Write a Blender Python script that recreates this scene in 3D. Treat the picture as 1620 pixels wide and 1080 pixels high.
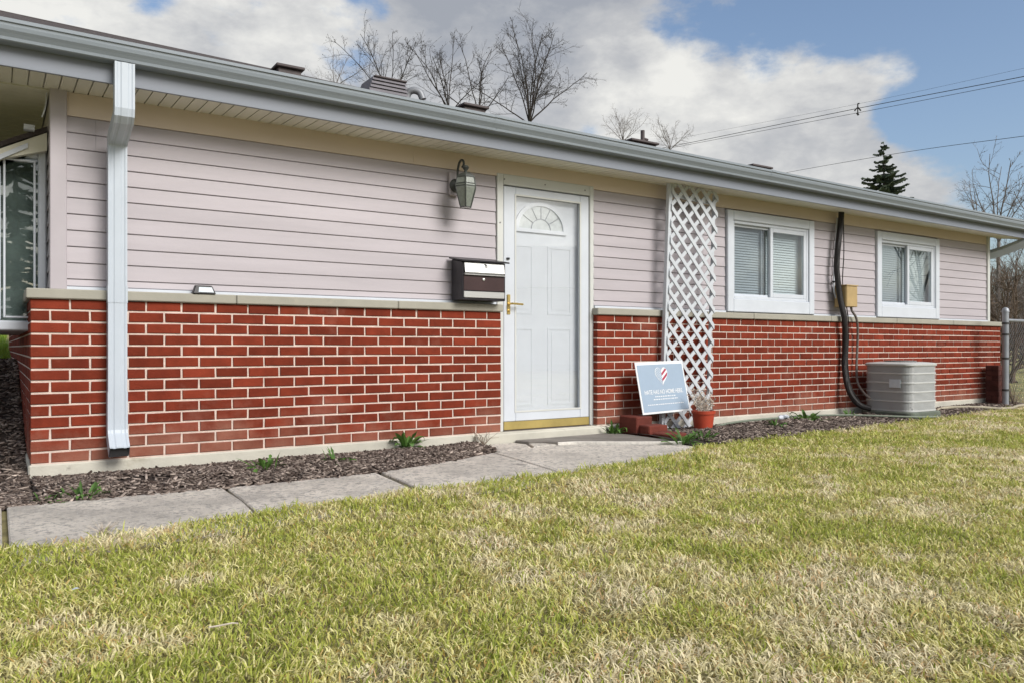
import bpy, bmesh, math, random
import numpy as np
from mathutils import Vector, Matrix

for o in list(bpy.data.objects):
    bpy.data.objects.remove(o)
scene = bpy.context.scene
COL = scene.collection
R = math.radians
random.seed(7)
rng = np.random.default_rng(11)

# ------------------------------------------------------------------ camera
# world: the long house wall is the plane y = 0, x runs along it, z = 0 is the soil at the foundation
F, PHI, CAM_H, CAM_D = 1245.0, math.atan2(1245, 1898), 0.76, 5.24
CP, SP = math.cos(PHI), math.sin(PHI)
cam = bpy.data.cameras.new('camera')
cam.sensor_width = 36
cam.lens = F / 1620 * 36
cam.shift_y = 9 / 1620
cam.clip_start, cam.clip_end = 0.05, 2000
cam_o = bpy.data.objects.new('camera', cam)
COL.objects.link(cam_o)
cam_o.location = (0, -CAM_D, CAM_H)
cam_o.rotation_euler = (R(90), 0, -PHI + 0)
cam_o.rotation_euler = (R(90), 0, -math.atan2(SP, CP))
scene.camera = cam_o


def W(px, py, off=0.0):
    """survey: where a sight line meets the plane y = -off -> (x, z)"""
    u = (px - 810) / F
    k = (CAM_D - off) / (CP - u * SP)
    return k * (u * CP + SP), CAM_H + (549 - py) / F * k


def at_depth(px, py, Z):
    """survey: point at distance Z along the viewing axis"""
    u = (px - 810) / F
    return Vector((Z * (u * CP + SP), -CAM_D + Z * (CP - u * SP), CAM_H + Z * (549 - py) / F))


def sky_dir(px, py):
    return (at_depth(px, py, 1) - Vector((0, -CAM_D, CAM_H))).normalized()


# ------------------------------------------------------------------ world, sun, exposure
SUN_EL, SUN_AZ = R(35), math.atan2(-0.96, 0.27)      # light from the lawn side, a little from the right
SUN_STRENGTH, SUN_ANGLE = 2.1, R(30)
SKY_STRENGTH = 0.095
scene.view_settings.view_transform = 'Standard'
scene.view_settings.look = 'None'
scene.view_settings.gamma = 1
scene.view_settings.use_curve_mapping = False
scene.view_settings.exposure = 0.78

world = bpy.data.worlds.new('World')
scene.world = world
world.use_nodes = True
nt = world.node_tree
nt.nodes.clear()
N, L = nt.nodes, nt.links


def nd(t, **kw):
    n = N.new(t)
    for k, v in kw.items():
        setattr(n, k, v)
    return n


def wmath(op, a, b=None, c=None, clamp=False):
    n = nd('ShaderNodeMath', operation=op, use_clamp=clamp)
    for i, v in enumerate((a, b, c)):
        if v is None:
            continue
        if isinstance(v, (int, float)):
            n.inputs[i].default_value = v
        else:
            L.new(v, n.inputs[i])
    return n.outputs[0]


def wramp(v, a, b, lo=0.0, hi=1.0):
    n = nd('ShaderNodeMapRange', interpolation_type='SMOOTHSTEP')
    L.new(v, n.inputs['Value'])
    for k, x in (('From Min', a), ('From Max', b), ('To Min', lo), ('To Max', hi)):
        n.inputs[k].default_value = x
    return n.outputs['Result']


sky = nd('ShaderNodeTexSky', sky_type='NISHITA')
sky.sun_disc = False
sky.sun_elevation = SUN_EL
sky.sun_rotation = math.pi / 2 - SUN_AZ
sky.air_density, sky.dust_density, sky.ozone_density = 1.0, 2.5, 1.5
bg_sky = nd('ShaderNodeBackground')
L.new(sky.outputs[0], bg_sky.inputs['Color'])
bg_sky.inputs['Strength'].default_value = SKY_STRENGTH
tc = nd('ShaderNodeTexCoord')
dvec = tc.outputs['Generated']
mp = nd('ShaderNodeMapping')
mp.inputs['Scale'].default_value = (1, 1, 1.9)
L.new(dvec, mp.inputs['Vector'])


def wnoise(scale, detail, rough, off=0.0, dist=0.0):
    n = nd('ShaderNodeTexNoise')
    n.noise_dimensions = '4D'
    n.inputs['W'].default_value = off
    n.inputs['Scale'].default_value = scale
    n.inputs['Detail'].default_value = detail
    n.inputs['Roughness'].default_value = rough
    n.inputs['Distortion'].default_value = dist
    L.new(mp.outputs[0], n.inputs['Vector'])
    return n.outputs['Fac']


def wblob(px, py, rad, amt):
    d = nd('ShaderNodeVectorMath', operation='DISTANCE')
    L.new(dvec, d.inputs[0])
    d.inputs[1].default_value = sky_dir(px, py)
    return wramp(d.outputs['Value'], 0.0, rad, amt, 0.0)


def wsum(first, items):
    s = first
    for i in items:
        s = wmath('ADD', s, i)
    return s


n_big = wsum(wmath('MULTIPLY', wnoise(4.5, 10, 0.58, 3.1, 0.1), 1.0), [wmath('MULTIPLY_ADD', wnoise(13, 8, 0.62, 5.3, 0.1), .40, -.175)])
cover = wsum(n_big, [
    # clear patches
    wblob(1570, 60, .30, -.34), wblob(1640, 190, .20, -.22), wblob(1500, 175, .10, -.16), wblob(1230, 50, .10, -.26), wblob(1090, 48, .09, -.24), wblob(1330, 15, .13, -.20),
    wblob(235, -10, .05, -.22), wblob(572, -4, .04, -.20), wblob(605, 20, .025, -.12), wblob(1720, 260, .2, -.2),
    # heaped cloud bodies
    wblob(1150, 150, .22, .14), wblob(1300, 100, .10, .17), wblob(1280, 190, .22, .15), wblob(1400, 112, .06, .15), wblob(1455, 112, .04, .17), wblob(1490, 250, .10, .13), wblob(1440, 170, .05, -.14), wblob(800, 90, .35, .16), wblob(200, 80, .35, .14), wblob(1360, 270, .2, .12), wblob(1590, 300, .12, .18)])
mask = wramp(cover, .415, .585)
n_lum = wsum(wmath('MULTIPLY_ADD', wnoise(7.0, 9, 0.60, 9.7, 0.1), 1.5, -.25), [wmath('MULTIPLY_ADD', wnoise(20, 6, 0.6, 2.2, 0.1), .5, -.25)])
lum = wsum(n_lum, [
    wblob(1080, 110, .13, .30), wblob(1200, 100, .10, .20), wblob(1330, 115, .13, .16), wblob(930, 170, .16, .22), wblob(380, 35, .16, .22), wblob(520, 40, .09, .16), wblob(1420, 130, .10, .12), wblob(130, 60, .34, .26), wblob(680, 90, .12, .18),
    wblob(850, 5, .26, -.30), wblob(680, 10, .12, -.16), wblob(310, 100, .09, -.22), wblob(1180, 5, .16, -.10), wblob(1130, 70, .06, -.10), wblob(1150, 105, .035, -.22), wblob(1000, 98, .05, -.16), wblob(1320, 180, .18, -.08), wblob(1550, 330, .2, -.05)])
cl = nd('ShaderNodeValToRGB')
L.new(lum, cl.inputs[0])
e = cl.color_ramp.elements
e[0].position, e[0].color = .20, (.235, .25, .28, 1)
e[1].position, e[1].color = .92, (.56, .555, .53, 1)
m_ = cl.color_ramp.elements.new(.53)
m_.color = (.35, .355, .365, 1)
bg_cl = nd('ShaderNodeBackground')
L.new(cl.outputs[0], bg_cl.inputs['Color'])
bg_cl.inputs['Strength'].default_value = 0.92
mixw = nd('ShaderNodeMixShader')
L.new(wmath('MULTIPLY', mask, .97), mixw.inputs[0])
L.new(bg_sky.outputs[0], mixw.inputs[1])
L.new(bg_cl.outputs[0], mixw.inputs[2])
outw = nd('ShaderNodeOutputWorld')
L.new(mixw.outputs[0], outw.inputs[0])

sun = bpy.data.lights.new('sun', 'SUN')
sun.energy = SUN_STRENGTH
sun.angle = SUN_ANGLE
sun.color = (1.0, 0.97, 0.92)
sun_o = bpy.data.objects.new('sun', sun)
COL.objects.link(sun_o)
sun_o.location = (0, 0, 30)
sd = Vector((math.cos(SUN_AZ) * math.cos(SUN_EL), math.sin(SUN_AZ) * math.cos(SUN_EL), math.sin(SUN_EL)))
sun_o.rotation_euler = sd.to_track_quat('Z', 'Y').to_euler()


# ------------------------------------------------------------------ materials
def material(name, col, rough=.7, var=.12, scale=6.0, detail=6, bump=0.0, bscale=60.0, metal=0.0, spec=.4,
             per=None, per_amt=.15, stain=None, attr=None, stretch=None, splash=None):
    """var: tone noise over the surface; per: 'object' or 'island' random tone; stain: (colour, lo, hi, scale) dirt with a shape of its own"""
    m = bpy.data.materials.new(name)
    m.use_nodes = True
    t = m.node_tree
    b = t.nodes['Principled BSDF']
    b.inputs['Roughness'].default_value = rough
    b.inputs['Metallic'].default_value = metal
    b.inputs['Specular IOR Level'].default_value = spec
    geo = t.nodes.new('ShaderNodeNewGeometry')
    vec = geo.outputs['Position']
    if stretch:
        mpn = t.nodes.new('ShaderNodeMapping')
        mpn.inputs['Scale'].default_value = stretch
        t.links.new(vec, mpn.inputs['Vector'])
        vec = mpn.outputs[0]

    def noise(sc, det, rg=.6):
        n = t.nodes.new('ShaderNodeTexNoise')
        n.inputs['Scale'].default_value = sc
        n.inputs['Detail'].default_value = det
        n.inputs['Roughness'].default_value = rg
        t.links.new(vec, n.inputs['Vector'])
        return n.outputs['Fac']

    def mr(v, a, bb, lo, hi):
        n = t.nodes.new('ShaderNodeMapRange')
        t.links.new(v, n.inputs['Value'])
        for k, x in (('From Min', a), ('From Max', bb), ('To Min', lo), ('To Max', hi)):
            n.inputs[k].default_value = x
        return n.outputs['Result']

    base = t.nodes.new('ShaderNodeRGB')
    base.outputs[0].default_value = (*col, 1)
    c = base.outputs[0]
    if attr:
        a = t.nodes.new('ShaderNodeAttribute')
        a.attribute_name = attr
        c = a.outputs['Color']

    def mult(c, v):
        n = t.nodes.new('ShaderNodeVectorMath')
        n.operation = 'SCALE'
        t.links.new(c, n.inputs[0])
        t.links.new(v, n.inputs['Scale'])
        return n.outputs[0]

    if var:
        c = mult(c, mr(noise(scale, detail), .3, .7, 1 - var, 1 + var))
    if per:
        if per == 'object':
            rn = t.nodes.new('ShaderNodeObjectInfo').outputs['Random']
        else:
            rn = geo.outputs['Random Per Island']
        c = mult(c, mr(rn, 0, 1, 1 - per_amt, 1 + per_amt))
    if stain:
        for sc_, lo, hi, nsc in (stain if isinstance(stain, list) else [stain]):
            mx = t.nodes.new('ShaderNodeMix')
            mx.data_type = 'RGBA'
            t.links.new(mr(noise(nsc, 8, .65), lo, hi, 0, 1), mx.inputs[0])
            t.links.new(c, mx.inputs[6])
            mx.inputs[7].default_value = (*sc_, 1)
            c = mx.outputs[2]
    if splash:                       # pale mud dust thrown up by rain: ragged patches on the lowest courses
        sc_, top_, amt_ = splash
        sx = t.nodes.new('ShaderNodeSeparateXYZ')
        t.links.new(geo.outputs['Position'], sx.inputs[0])
        ad = t.nodes.new('ShaderNodeMath')
        ad.operation = 'ADD'
        t.links.new(mr(sx.outputs['Z'], .05, top_, .28, -.25), ad.inputs[0])
        t.links.new(noise(2.6, 8, .7), ad.inputs[1])
        mx = t.nodes.new('ShaderNodeMix')
        mx.data_type = 'RGBA'
        t.links.new(mr(ad.outputs[0], .48, .80, 0, amt_), mx.inputs[0])
        t.links.new(c, mx.inputs[6])
        mx.inputs[7].default_value = (*sc_, 1)
        c = mx.outputs[2]
    t.links.new(c, b.inputs['Base Color'])
    if bump:
        bn = t.nodes.new('ShaderNodeBump')
        bn.inputs['Strength'].default_value = bump
        bn.inputs['Distance'].default_value = .02
        t.links.new(noise(bscale, 6, .65), bn.inputs['Height'])
        t.links.new(bn.outputs[0], b.inputs['Normal'])
    return m


def glass_material(name, tint=(.95, .97, .97), rough=.01, boost=1.0, ior=1.5, wave=0.0):
    m = bpy.data.materials.new(name)
    m.use_nodes = True
    t = m.node_tree
    t.nodes.clear()
    fr = t.nodes.new('ShaderNodeFresnel')
    gq = t.nodes.new('ShaderNodeNewGeometry')
    mi = t.nodes.new('ShaderNodeMapRange')
    t.links.new(gq.outputs['Backfacing'], mi.inputs['Value'])
    mi.inputs['To Min'].default_value, mi.inputs['To Max'].default_value = ior, 1 / ior   # thin sheet: same from both sides
    t.links.new(mi.outputs['Result'], fr.inputs[0])
    k = t.nodes.new('ShaderNodeMath')
    k.operation = 'MULTIPLY'
    k.use_clamp = True
    k.inputs[1].default_value = boost
    t.links.new(fr.outputs[0], k.inputs[0])
    tr = t.nodes.new('ShaderNodeBsdfTransparent')
    tr.inputs[0].default_value = (*tint, 1)
    gl = t.nodes.new('ShaderNodeBsdfGlossy')
    gl.inputs['Roughness'].default_value = rough
    gl.inputs[0].default_value = (1, 1, 1, 1)
    if wave:
        g = t.nodes.new('ShaderNodeNewGeometry')
        n = t.nodes.new('ShaderNodeTexNoise')
        n.inputs['Scale'].default_value = 5
        t.links.new(g.outputs['Position'], n.inputs['Vector'])
        bn = t.nodes.new('ShaderNodeBump')
        bn.inputs['Strength'].default_value = wave
        bn.inputs['Distance'].default_value = .01
        t.links.new(n.outputs[0], bn.inputs['Height'])
        t.links.new(bn.outputs[0], gl.inputs['Normal'])
    mx = t.nodes.new('ShaderNodeMixShader')
    t.links.new(k.outputs[0], mx.inputs[0])
    t.links.new(tr.outputs[0], mx.inputs[1])
    t.links.new(gl.outputs[0], mx.inputs[2])
    o = t.nodes.new('ShaderNodeOutputMaterial')
    t.links.new(mx.outputs[0], o.inputs[0])
    return m


BRICK_STAIN = [((.30, .13, .095), .56, .84, 1.7), ((.10, .025, .02), .66, .82, 5.0)]
M = dict(
    brick=material('brick', (.178, .030, .0145), .85, .22, 9, 8, .35, 120, spec=.15, per='object', per_amt=.24, stain=BRICK_STAIN, splash=((.34, .17, .12), .50, .60)),
    brick_mass=material('brick_mass', (.178, .030, .0145), .85, .22, 9, 8, .3, 120, spec=.15, per='island', per_amt=.24, stain=BRICK_STAIN, splash=((.34, .17, .12), .50, .60)),
    mortar=material('mortar', (.69, .56, .49), .95, .16, 14, 8, .5, 160),
    concrete=material('foundation_concrete', (.52, .50, .43), .9, .16, 3, 9, .25, 90, stain=[((.30, .27, .20), .60, .74, 2.2), ((.16, .15, .13), .70, .78, 4.5)]),
    walk=material('pavement_concrete', (.72, .665, .59), .92, .22, 2.6, 12, .9, 110, per='object', per_amt=.07, stain=[((.36, .33, .30), .50, .74, 2.1), ((.40, .37, .34), .50, .60, 38), ((.66, .63, .59), .54, .62, 70), ((.16, .145, .13), .64, .70, 28), ((.24, .22, .20), .60, .72, 7)]),
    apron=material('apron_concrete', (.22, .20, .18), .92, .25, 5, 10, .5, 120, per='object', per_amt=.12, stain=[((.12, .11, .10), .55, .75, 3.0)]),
    ledge=material('ledge_stone', (.34, .325, .275), .85, .10, 4, 8, .15, 120, stain=((.40, .37, .30), .62, .78, 5)),
    lit_edge_pale=material('lit_broken_edge', (.62, .59, .54), .9, .2, 30, 6, .4, 90),  # pale tone holds the light on the apron's front edge
    siding=material('vinyl_siding', (.415, .38, .405), .55, .085, 2.5, 6, .05, 200, per='object', per_amt=.025, stretch=(.3, 1, 3)),
    post=material('vinyl_post', (.42, .385, .41), .55, .05, 3, 4),
    top_bounce=material('bounce_tan_plank', (.64, .54, .46), .6, .06, 2, 4, stretch=(.3, 1, 2)),  # tan holds the light bounced off the soffit, put into the colour
    soffit=material('soffit_vinyl', (.70, .68, .57), .6, .05, 4, 4, per='object', per_amt=.03),
    doorwhite=material('door_white', (.63, .655, .69), .45, .03, 5, 4),
    white=material('white_trim', (.56, .595, .65), .45, .04, 5, 4),
    cream=material('cream_trim', (.56, .57, .55), .45, .04, 5, 4),
    fascia=material('fascia_paint', (.205, .225, .265), .5, .06, 1.5, 5, stretch=(.5, 1, 4)),
    gutter=material('gutter_aluminium', (.25, .285, .32), .5, .08, 1.5, 6, stretch=(.6, 1, 6)),
    spout=material('downspout_paint', (.47, .52, .58), .4, .05, 3, 5),
    black=material('black_plastic', (.012, .012, .014), .4, .1),
    cable=material('black_rubber', (.014, .012, .012), .6, .2, 20, 4, .3, 60),
    shingle=material('shingle', (.075, .062, .060), .95, .3, 12, 8, .6, 200, per='island', per_amt=.3),
    vent=material('vent_metal', (.085, .07, .07), .7, .2, 6),
    vent_grey=material('grey_vent_metal', (.17, .16, .175), .6, .15, 6),
    pipe=material('galvanised_pipe', (.26, .27, .29), .5, .12, 9, metal=.3),
    brass=material('brass', (.78, .58, .22), .28, .1, 12, metal=.9),
    kick=material('brass_kick_plate', (.44, .34, .12), .4, .15, 5, metal=.35),
    steel=material('brushed_steel', (.50, .50, .49), .42, .06, 30, metal=.85, stretch=(.2, 1, 8)),
    mail=material('mailbox_enamel', (.018, .016, .020), .35, .1),
    maildoor=material('mailbox_door_enamel', (.05, .028, .028), .3, .15, 8),
    bronze=material('weathered_bronze', (.05, .055, .05), .5, .3, 30),
    lampglass=material('seeded_lamp_glass', (.20, .22, .195), .18, .15, 60, spec=.6),
    blind=material('blind_slats', (.48, .53, .56), .6, .04, 3),
    screen=material('grey_blind_behind_screen', (.27, .31, .35), .7, .05, 3),
    curtain=material('bay_curtain', (.34, .36, .37), .8, .4, 5, 5),
    leadglass=material('frosted_fanlight_glass', (.55, .58, .58), .25, .12, 20),
    acbody=material('ac_cabinet_paint', (.43, .44, .435), .45, .07, 8, 6, stain=((.24, .23, .2), .68, .8, 6)),
    acband=material('ac_band_paint', (.50, .51, .50), .4, .04, 8),
    acdark=material('ac_dark_grille', (.05, .05, .05), .6, .1),
    label=material('label_plate', (.55, .61, .66), .4, .05, 30),
    pad=material('ac_pad', (.13, .15, .12), .9, .25, 8, 8, .3, 80),
    boxtan=material('junction_box_paint', (.42, .30, .14), .45, .12, 10, 5),
    conduit=material('flexible_conduit', (.14, .12, .11), .5, .15, 20),
    hose=material('garden_hose', (.19, .22, .17), .5, .12, 20),
    hosetan=material('tan_hose', (.36, .32, .24), .6, .2, 12),
    signblue=material('sign_face', (.30, .385, .49), .5, .03, 8),
    signwhite=material('sign_print_white', (.72, .74, .76), .5, .03, 8),
    signred=material('sign_print_red', (.36, .03, .07), .5, .03, 8),
    terracotta=material('red_plastic_pot', (.40, .055, .025), .5, .08, 9, 5),
    twig=material('dry_twig', (.22, .17, .13), .9, .3, 30),
    twigpale=material('pale_dry_twig', (.50, .44, .37), .9, .3, 30),
    lattice=material('lattice_paint', (.53, .56, .60), .6, .06, 6, stain=((.40, .42, .45), .62, .75, 14)),
    pierbrick=material('dark_pier_brick', (.085, .030, .024), .9, .25, 9, 8, .5, 90, per='object', per_amt=.3),
    paver=material('red_edging_brick', (.155, .034, .022), .9, .25, 9, 8, .5, 90, per='object', per_amt=.2),
    bark=material('bark', (.045, .038, .035), .95, .3, 8, 6),
    barkbrown=material('brown_bark', (.13, .095, .07), .95, .3, 8, 6),
    barkpale=material('pale_bark', (.17, .15, .14), .95, .3, 8, 6),
    needle=material('spruce_needles', (.075, .10, .065), .8, .35, 3, 5, per='island', per_amt=.5),
    leaf=material('weed_leaf', (.085, .175, .035), .6, .25, 30, 4, per='object', per_amt=.3),
    wire=material('overhead_wire', (.02, .02, .022), .7, .1),
    galv=material('galvanised_steel', (.30, .32, .35), .5, .12, 9, metal=.4),
    soil=material('mulch_soil', (.040, .029, .024), 1.0, .4, 14, 10, .8, 60),
    chip=material('mulch_chips', (.2, .16, .14), .95, .2, 60, attr='tint'),
    grass=material('grass_blades', (.3, .3, .1), .5, 0, attr='tint', spec=.25),
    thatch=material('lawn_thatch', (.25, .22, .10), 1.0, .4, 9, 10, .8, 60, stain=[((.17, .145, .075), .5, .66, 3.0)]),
    lawn=material('lawn', (.30, .26, .11), 1.0, .25, 5, 10, .6, 60, stain=[((.13, .16, .045), .46, .62, 1.1), ((.36, .31, .18), .58, .72, 2.3)]),
    red_paint=material('car_paint_red', (.33, .02, .03), .3, .05),
    rubber=material('tyre_rubber', (.02, .02, .02), .8, .1),
    farwall=material('far_house_siding', (.33, .34, .36), .8, .08),
    farroof=material('far_house_roof', (.09, .09, .10), .9, .2),
    glass=glass_material('window_glass', boost=1.35),
    doorglass=glass_material('storm_door_glass', (.99, .995, 1.0), boost=1.7),
    bayglass=glass_material('bay_glass', (.8, .85, .83), boost=3.0, wave=.03),
)


def translucent(m, amt=.35):
    t = m.node_tree
    b = t.nodes['Principled BSDF']
    tr = t.nodes.new('ShaderNodeBsdfTranslucent')
    src = b.inputs['Base Color'].links[0].from_socket
    t.links.new(src, tr.inputs[0])
    mx = t.nodes.new('ShaderNodeMixShader')
    mx.inputs[0].default_value = amt
    t.links.new(b.outputs[0], mx.inputs[1])
    t.links.new(tr.outputs[0], mx.inputs[2])
    t.links.new(mx.outputs[0], t.nodes['Material Output'].inputs[0])


translucent(M['grass'], .30)
translucent(M['leaf'], .25)


# ------------------------------------------------------------------ mesh helpers
def tag(o, label=None, cat=None, group=None, kind=None):
    for k, v in (('label', label), ('category', cat), ('group', group), ('kind', kind)):
        if v:
            o[k] = v
    return o


def empty(name, loc, rz=0.0, label=None, cat=None, group=None):
    o = bpy.data.objects.new(name, None)
    COL.objects.link(o)
    o.location = loc
    o.rotation_euler = (0, 0, rz)
    o.empty_display_size = .1
    return tag(o, label, cat, group)


def link(name, me, parent=None, loc=None, rot=None):
    o = bpy.data.objects.new(name, me)
    COL.objects.link(o)
    if parent is not None:
        o.parent = parent
    if loc is not None:
        o.location = loc
    if rot is not None:
        o.rotation_euler = rot
    return o


class MB:
    def __init__(s):
        s.v, s.f = [], []

    def add(s, vs, fs):
        n = len(s.v)
        s.v += [tuple(p) for p in vs]
        s.f += [tuple(i + n for i in f) for f in fs]
        return s

    def box(s, x0, x1, y0, y1, z0, z1):
        return s.add([(x, y, z) for z in (z0, z1) for y in (y0, y1) for x in (x0, x1)],
                     [(0, 2, 3, 1), (4, 5, 7, 6), (0, 1, 5, 4), (2, 6, 7, 3), (0, 4, 6, 2), (1, 3, 7, 5)])

    def prism(s, poly, z0, z1):
        n = len(poly)
        return s.add([(x, y, z0) for x, y in poly] + [(x, y, z1) for x, y in poly],
                     [tuple(range(n))[::-1], tuple(range(n, 2 * n))] + [(i, (i + 1) % n, (i + 1) % n + n, i + n) for i in range(n)])

    def extrude_x(s, prof, x0, x1, f0=None, f1=None, close=True):
        """profile of (y, z) swept along x; f0/f1 move the ends (dz)"""
        n = len(prof)
        d0, d1 = f0 or 0, f1 or 0
        vs = [(x0, y, z + d0) for y, z in prof] + [(x1, y, z + d1) for y, z in prof]
        fs = [(i, (i + 1) % n, (i + 1) % n + n, i + n) for i in range(n if close else n - 1)]
        if close:
            fs += [tuple(range(n))[::-1], tuple(range(n, 2 * n))]
        return s.add(vs, fs)

    def tube(s, path, r, n=6, caps=True):
        path = [Vector(p) for p in path]
        k = len(path)
        rs = r if isinstance(r, (list, tuple)) else [r] * k
        vs, up = [], Vector((.13, .21, .97))
        for i, p in enumerate(path):
            d = (path[min(i + 1, k - 1)] - path[max(i - 1, 0)])
            d = d.normalized() if d.length > 1e-9 else Vector((0, 0, 1))
            a = d.cross(up)
            if a.length < .05:
                a = d.cross(Vector((1, 0, 0)))
            a.normalize()
            b = d.cross(a)
            for j in range(n):
                t = 2 * math.pi * j / n
                vs.append(p + (a * math.cos(t) + b * math.sin(t)) * rs[i])
        fs = [(i * n + j, i * n + (j + 1) % n, (i + 1) * n + (j + 1) % n, (i + 1) * n + j) for i in range(k - 1) for j in range(n)]
        if caps:
            fs += [tuple(range(n))[::-1], tuple(range((k - 1) * n, k * n))]
        return s.add(vs, fs)

    def lathe(s, prof, n=12, c=(0, 0, 0), caps=True):
        k = len(prof)
        vs = [(c[0] + r * math.cos(2 * math.pi * j / n), c[1] + r * math.sin(2 * math.pi * j / n), c[2] + z) for r, z in prof for j in range(n)]
        fs = [(i * n + j, i * n + (j + 1) % n, (i + 1) * n + (j + 1) % n, (i + 1) * n + j) for i in range(k - 1) for j in range(n)]
        if caps:
            fs += [tuple(range(n))[::-1], tuple(range((k - 1) * n, k * n))]
        return s.add(vs, fs)

    def mesh(s, name, mat, bevel=0.0, smooth=False, weld=True):
        me = bpy.data.meshes.new(name)
        me.from_pydata(s.v, [], s.f)
        bm = bmesh.new()
        bm.from_mesh(me)
        bmesh.ops.recalc_face_normals(bm, faces=bm.faces)
        if bevel:
            es = [e for e in bm.edges if len(e.link_faces) == 2 and e.calc_face_angle(0) > .5]
            bmesh.ops.bevel(bm, geom=es, offset=bevel, segments=1, affect='EDGES', clamp_overlap=True)
        bm.to_mesh(me)
        bm.free()
        if smooth:
            me.polygons.foreach_set('use_smooth', [True] * len(me.polygons))
            me.set_sharp_from_angle(angle=R(40))
        me.materials.append(mat)
        return me

    def obj(s, name, mat, parent=None, bevel=0.0, smooth=False, loc=None, rot=None):
        return link(name, s.mesh(name, mat, bevel, smooth), parent, loc, rot)


def np_mesh(name, V, T, mat, tint=None):
    """triangle soup straight from arrays; tint: colour per vertex"""
    me = bpy.data.meshes.new(name)
    me.vertices.add(len(V))
    me.vertices.foreach_set('co', V.astype(np.float32).ravel())
    me.loops.add(T.size)
    me.loops.foreach_set('vertex_index', T.astype(np.int32).ravel())
    me.polygons.add(len(T))
    me.polygons.foreach_set('loop_start', np.arange(0, T.size, 3, dtype=np.int32))
    me.polygons.foreach_set('loop_total', np.full(len(T), 3, dtype=np.int32))
    if tint is not None:
        a = me.color_attributes.new('tint', 'FLOAT_COLOR', 'POINT')
        a.data.foreach_set('color', np.concatenate([tint, np.ones((len(tint), 1))], 1).astype(np.float32).ravel())
    me.update()
    me.validate()
    me.materials.append(mat)
    return me


def smoothpath(pts, n=6):
    """Catmull-Rom through the given points"""
    P = [Vector(p) for p in pts]
    P = [P[0] * 2 - P[1]] + P + [P[-1] * 2 - P[-2]]
    out = []
    for i in range(1, len(P) - 2):
        for k in range(n):
            t = k / n
            a, b, c, d = P[i - 1], P[i], P[i + 1], P[i + 2]
            out.append(.5 * ((2 * b) + (c - a) * t + (2 * a - 5 * b + 4 * c - d) * t * t + (3 * b - a - 3 * c + d) * t ** 3))
    out.append(P[-2])
    return out


def vnoise(x, y, seed=0):
    """2-D value noise in 0..1"""
    xi, yi = np.floor(x).astype(np.int64), np.floor(y).astype(np.int64)
    fx, fy = x - xi, y - yi
    fx, fy = fx * fx * (3 - 2 * fx), fy * fy * (3 - 2 * fy)

    def h(a, b):
        n = (a * 374761393 + b * 668265263 + seed * 974634777) & 0xffffffff
        n = ((n ^ (n >> 13)) * 1274126177) & 0xffffffff
        return ((n ^ (n >> 16)) & 0xffff) / 65535.0
    return (h(xi, yi) * (1 - fx) + h(xi + 1, yi) * fx) * (1 - fy) + (h(xi, yi + 1) * (1 - fx) + h(xi + 1, yi + 1) * fx) * fy


def fbm(x, y, seed=0, octs=4):
    s, a, t = 0, 1, 0
    for i in range(octs):
        s = s + a * vnoise(x * 2 ** i, y * 2 ** i, seed + i)
        t += a
        a *= .55
    return s / t


def sstep(a, b, x):
    t = np.clip((x - a) / (b - a), 0, 1)
    return t * t * (3 - 2 * t)


# ------------------------------------------------------------------ ground
def ground_z(x, y):
    x, y = np.asarray(x, float), np.asarray(y, float)
    side_bed = .60 * sstep(-.1, 3.6, y) * (1 - sstep(.4, 3.0, x))
    back_left = .55 * sstep(6.0, 15, y) * (1 - sstep(2, 8, x))
    side_bed = side_bed + back_left
    far = .80 * sstep(25, 95, np.hypot(np.maximum(x - 5, 0), np.maximum(y - 4, 0)))
    return np.maximum(side_bed, far) + .012 * (fbm(x * 1.7, y * 1.7, 5) - .5) * sstep(.9, 1.6, -y)


def grid_axis(fine0, fine1, step, far):
    a = list(np.arange(fine0, fine1, step))
    b, s = [fine1], step
    while b[-1] < far:
        s *= 1.25
        b.append(b[-1] + s)
    c, s = [fine0], step
    while c[0] > -far:
        s *= 1.25
        c.insert(0, c[0] - s)
    return np.array(c[:-1] + a + b)


gx, gy = grid_axis(-3, 14, .2, 600), grid_axis(-6, 8, .2, 600)
X, Y = np.meshgrid(gx, gy)
Z = ground_z(X, Y) - .006
nxg, nyg = len(gx), len(gy)
ii = (np.arange(nyg - 1)[:, None] * nxg + np.arange(nxg - 1)[None, :]).ravel()
gme = bpy.data.meshes.new('lawn')
gme.from_pydata(np.stack([X.ravel(), Y.ravel(), Z.ravel()], 1).tolist(), [], np.stack([ii, ii + 1, ii + nxg + 1, ii + nxg], 1).tolist())
gme.materials.append(M['lawn'])
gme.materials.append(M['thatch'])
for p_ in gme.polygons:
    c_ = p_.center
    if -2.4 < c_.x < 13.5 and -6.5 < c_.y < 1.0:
        p_.material_index = 1            # matted thatch between the blades
tag(link('lawn', gme), kind='structure')

# line where the lawn stops, as (x, y)
EDGE = [(-4, -1.84), (0, -1.82), (.5, -1.76), (.95, -1.67), (1.82, -1.54), (2.77, -1.54), (3.5, -1.42), (4.0, -1.28), (4.35, -1.13), (4.62, -1.02), (5.2, -.97), (5.66, -.94), (7.27, -.82), (8.63, -.70), (10.0, -.52), (11.4, -.35), (11.45, 3), (11.5, 40)]
EX, EY = np.array([p[0] for p in EDGE]), np.array([p[1] for p in EDGE])


def lawn_edge(x):
    return np.interp(x, EX, EY)


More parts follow.
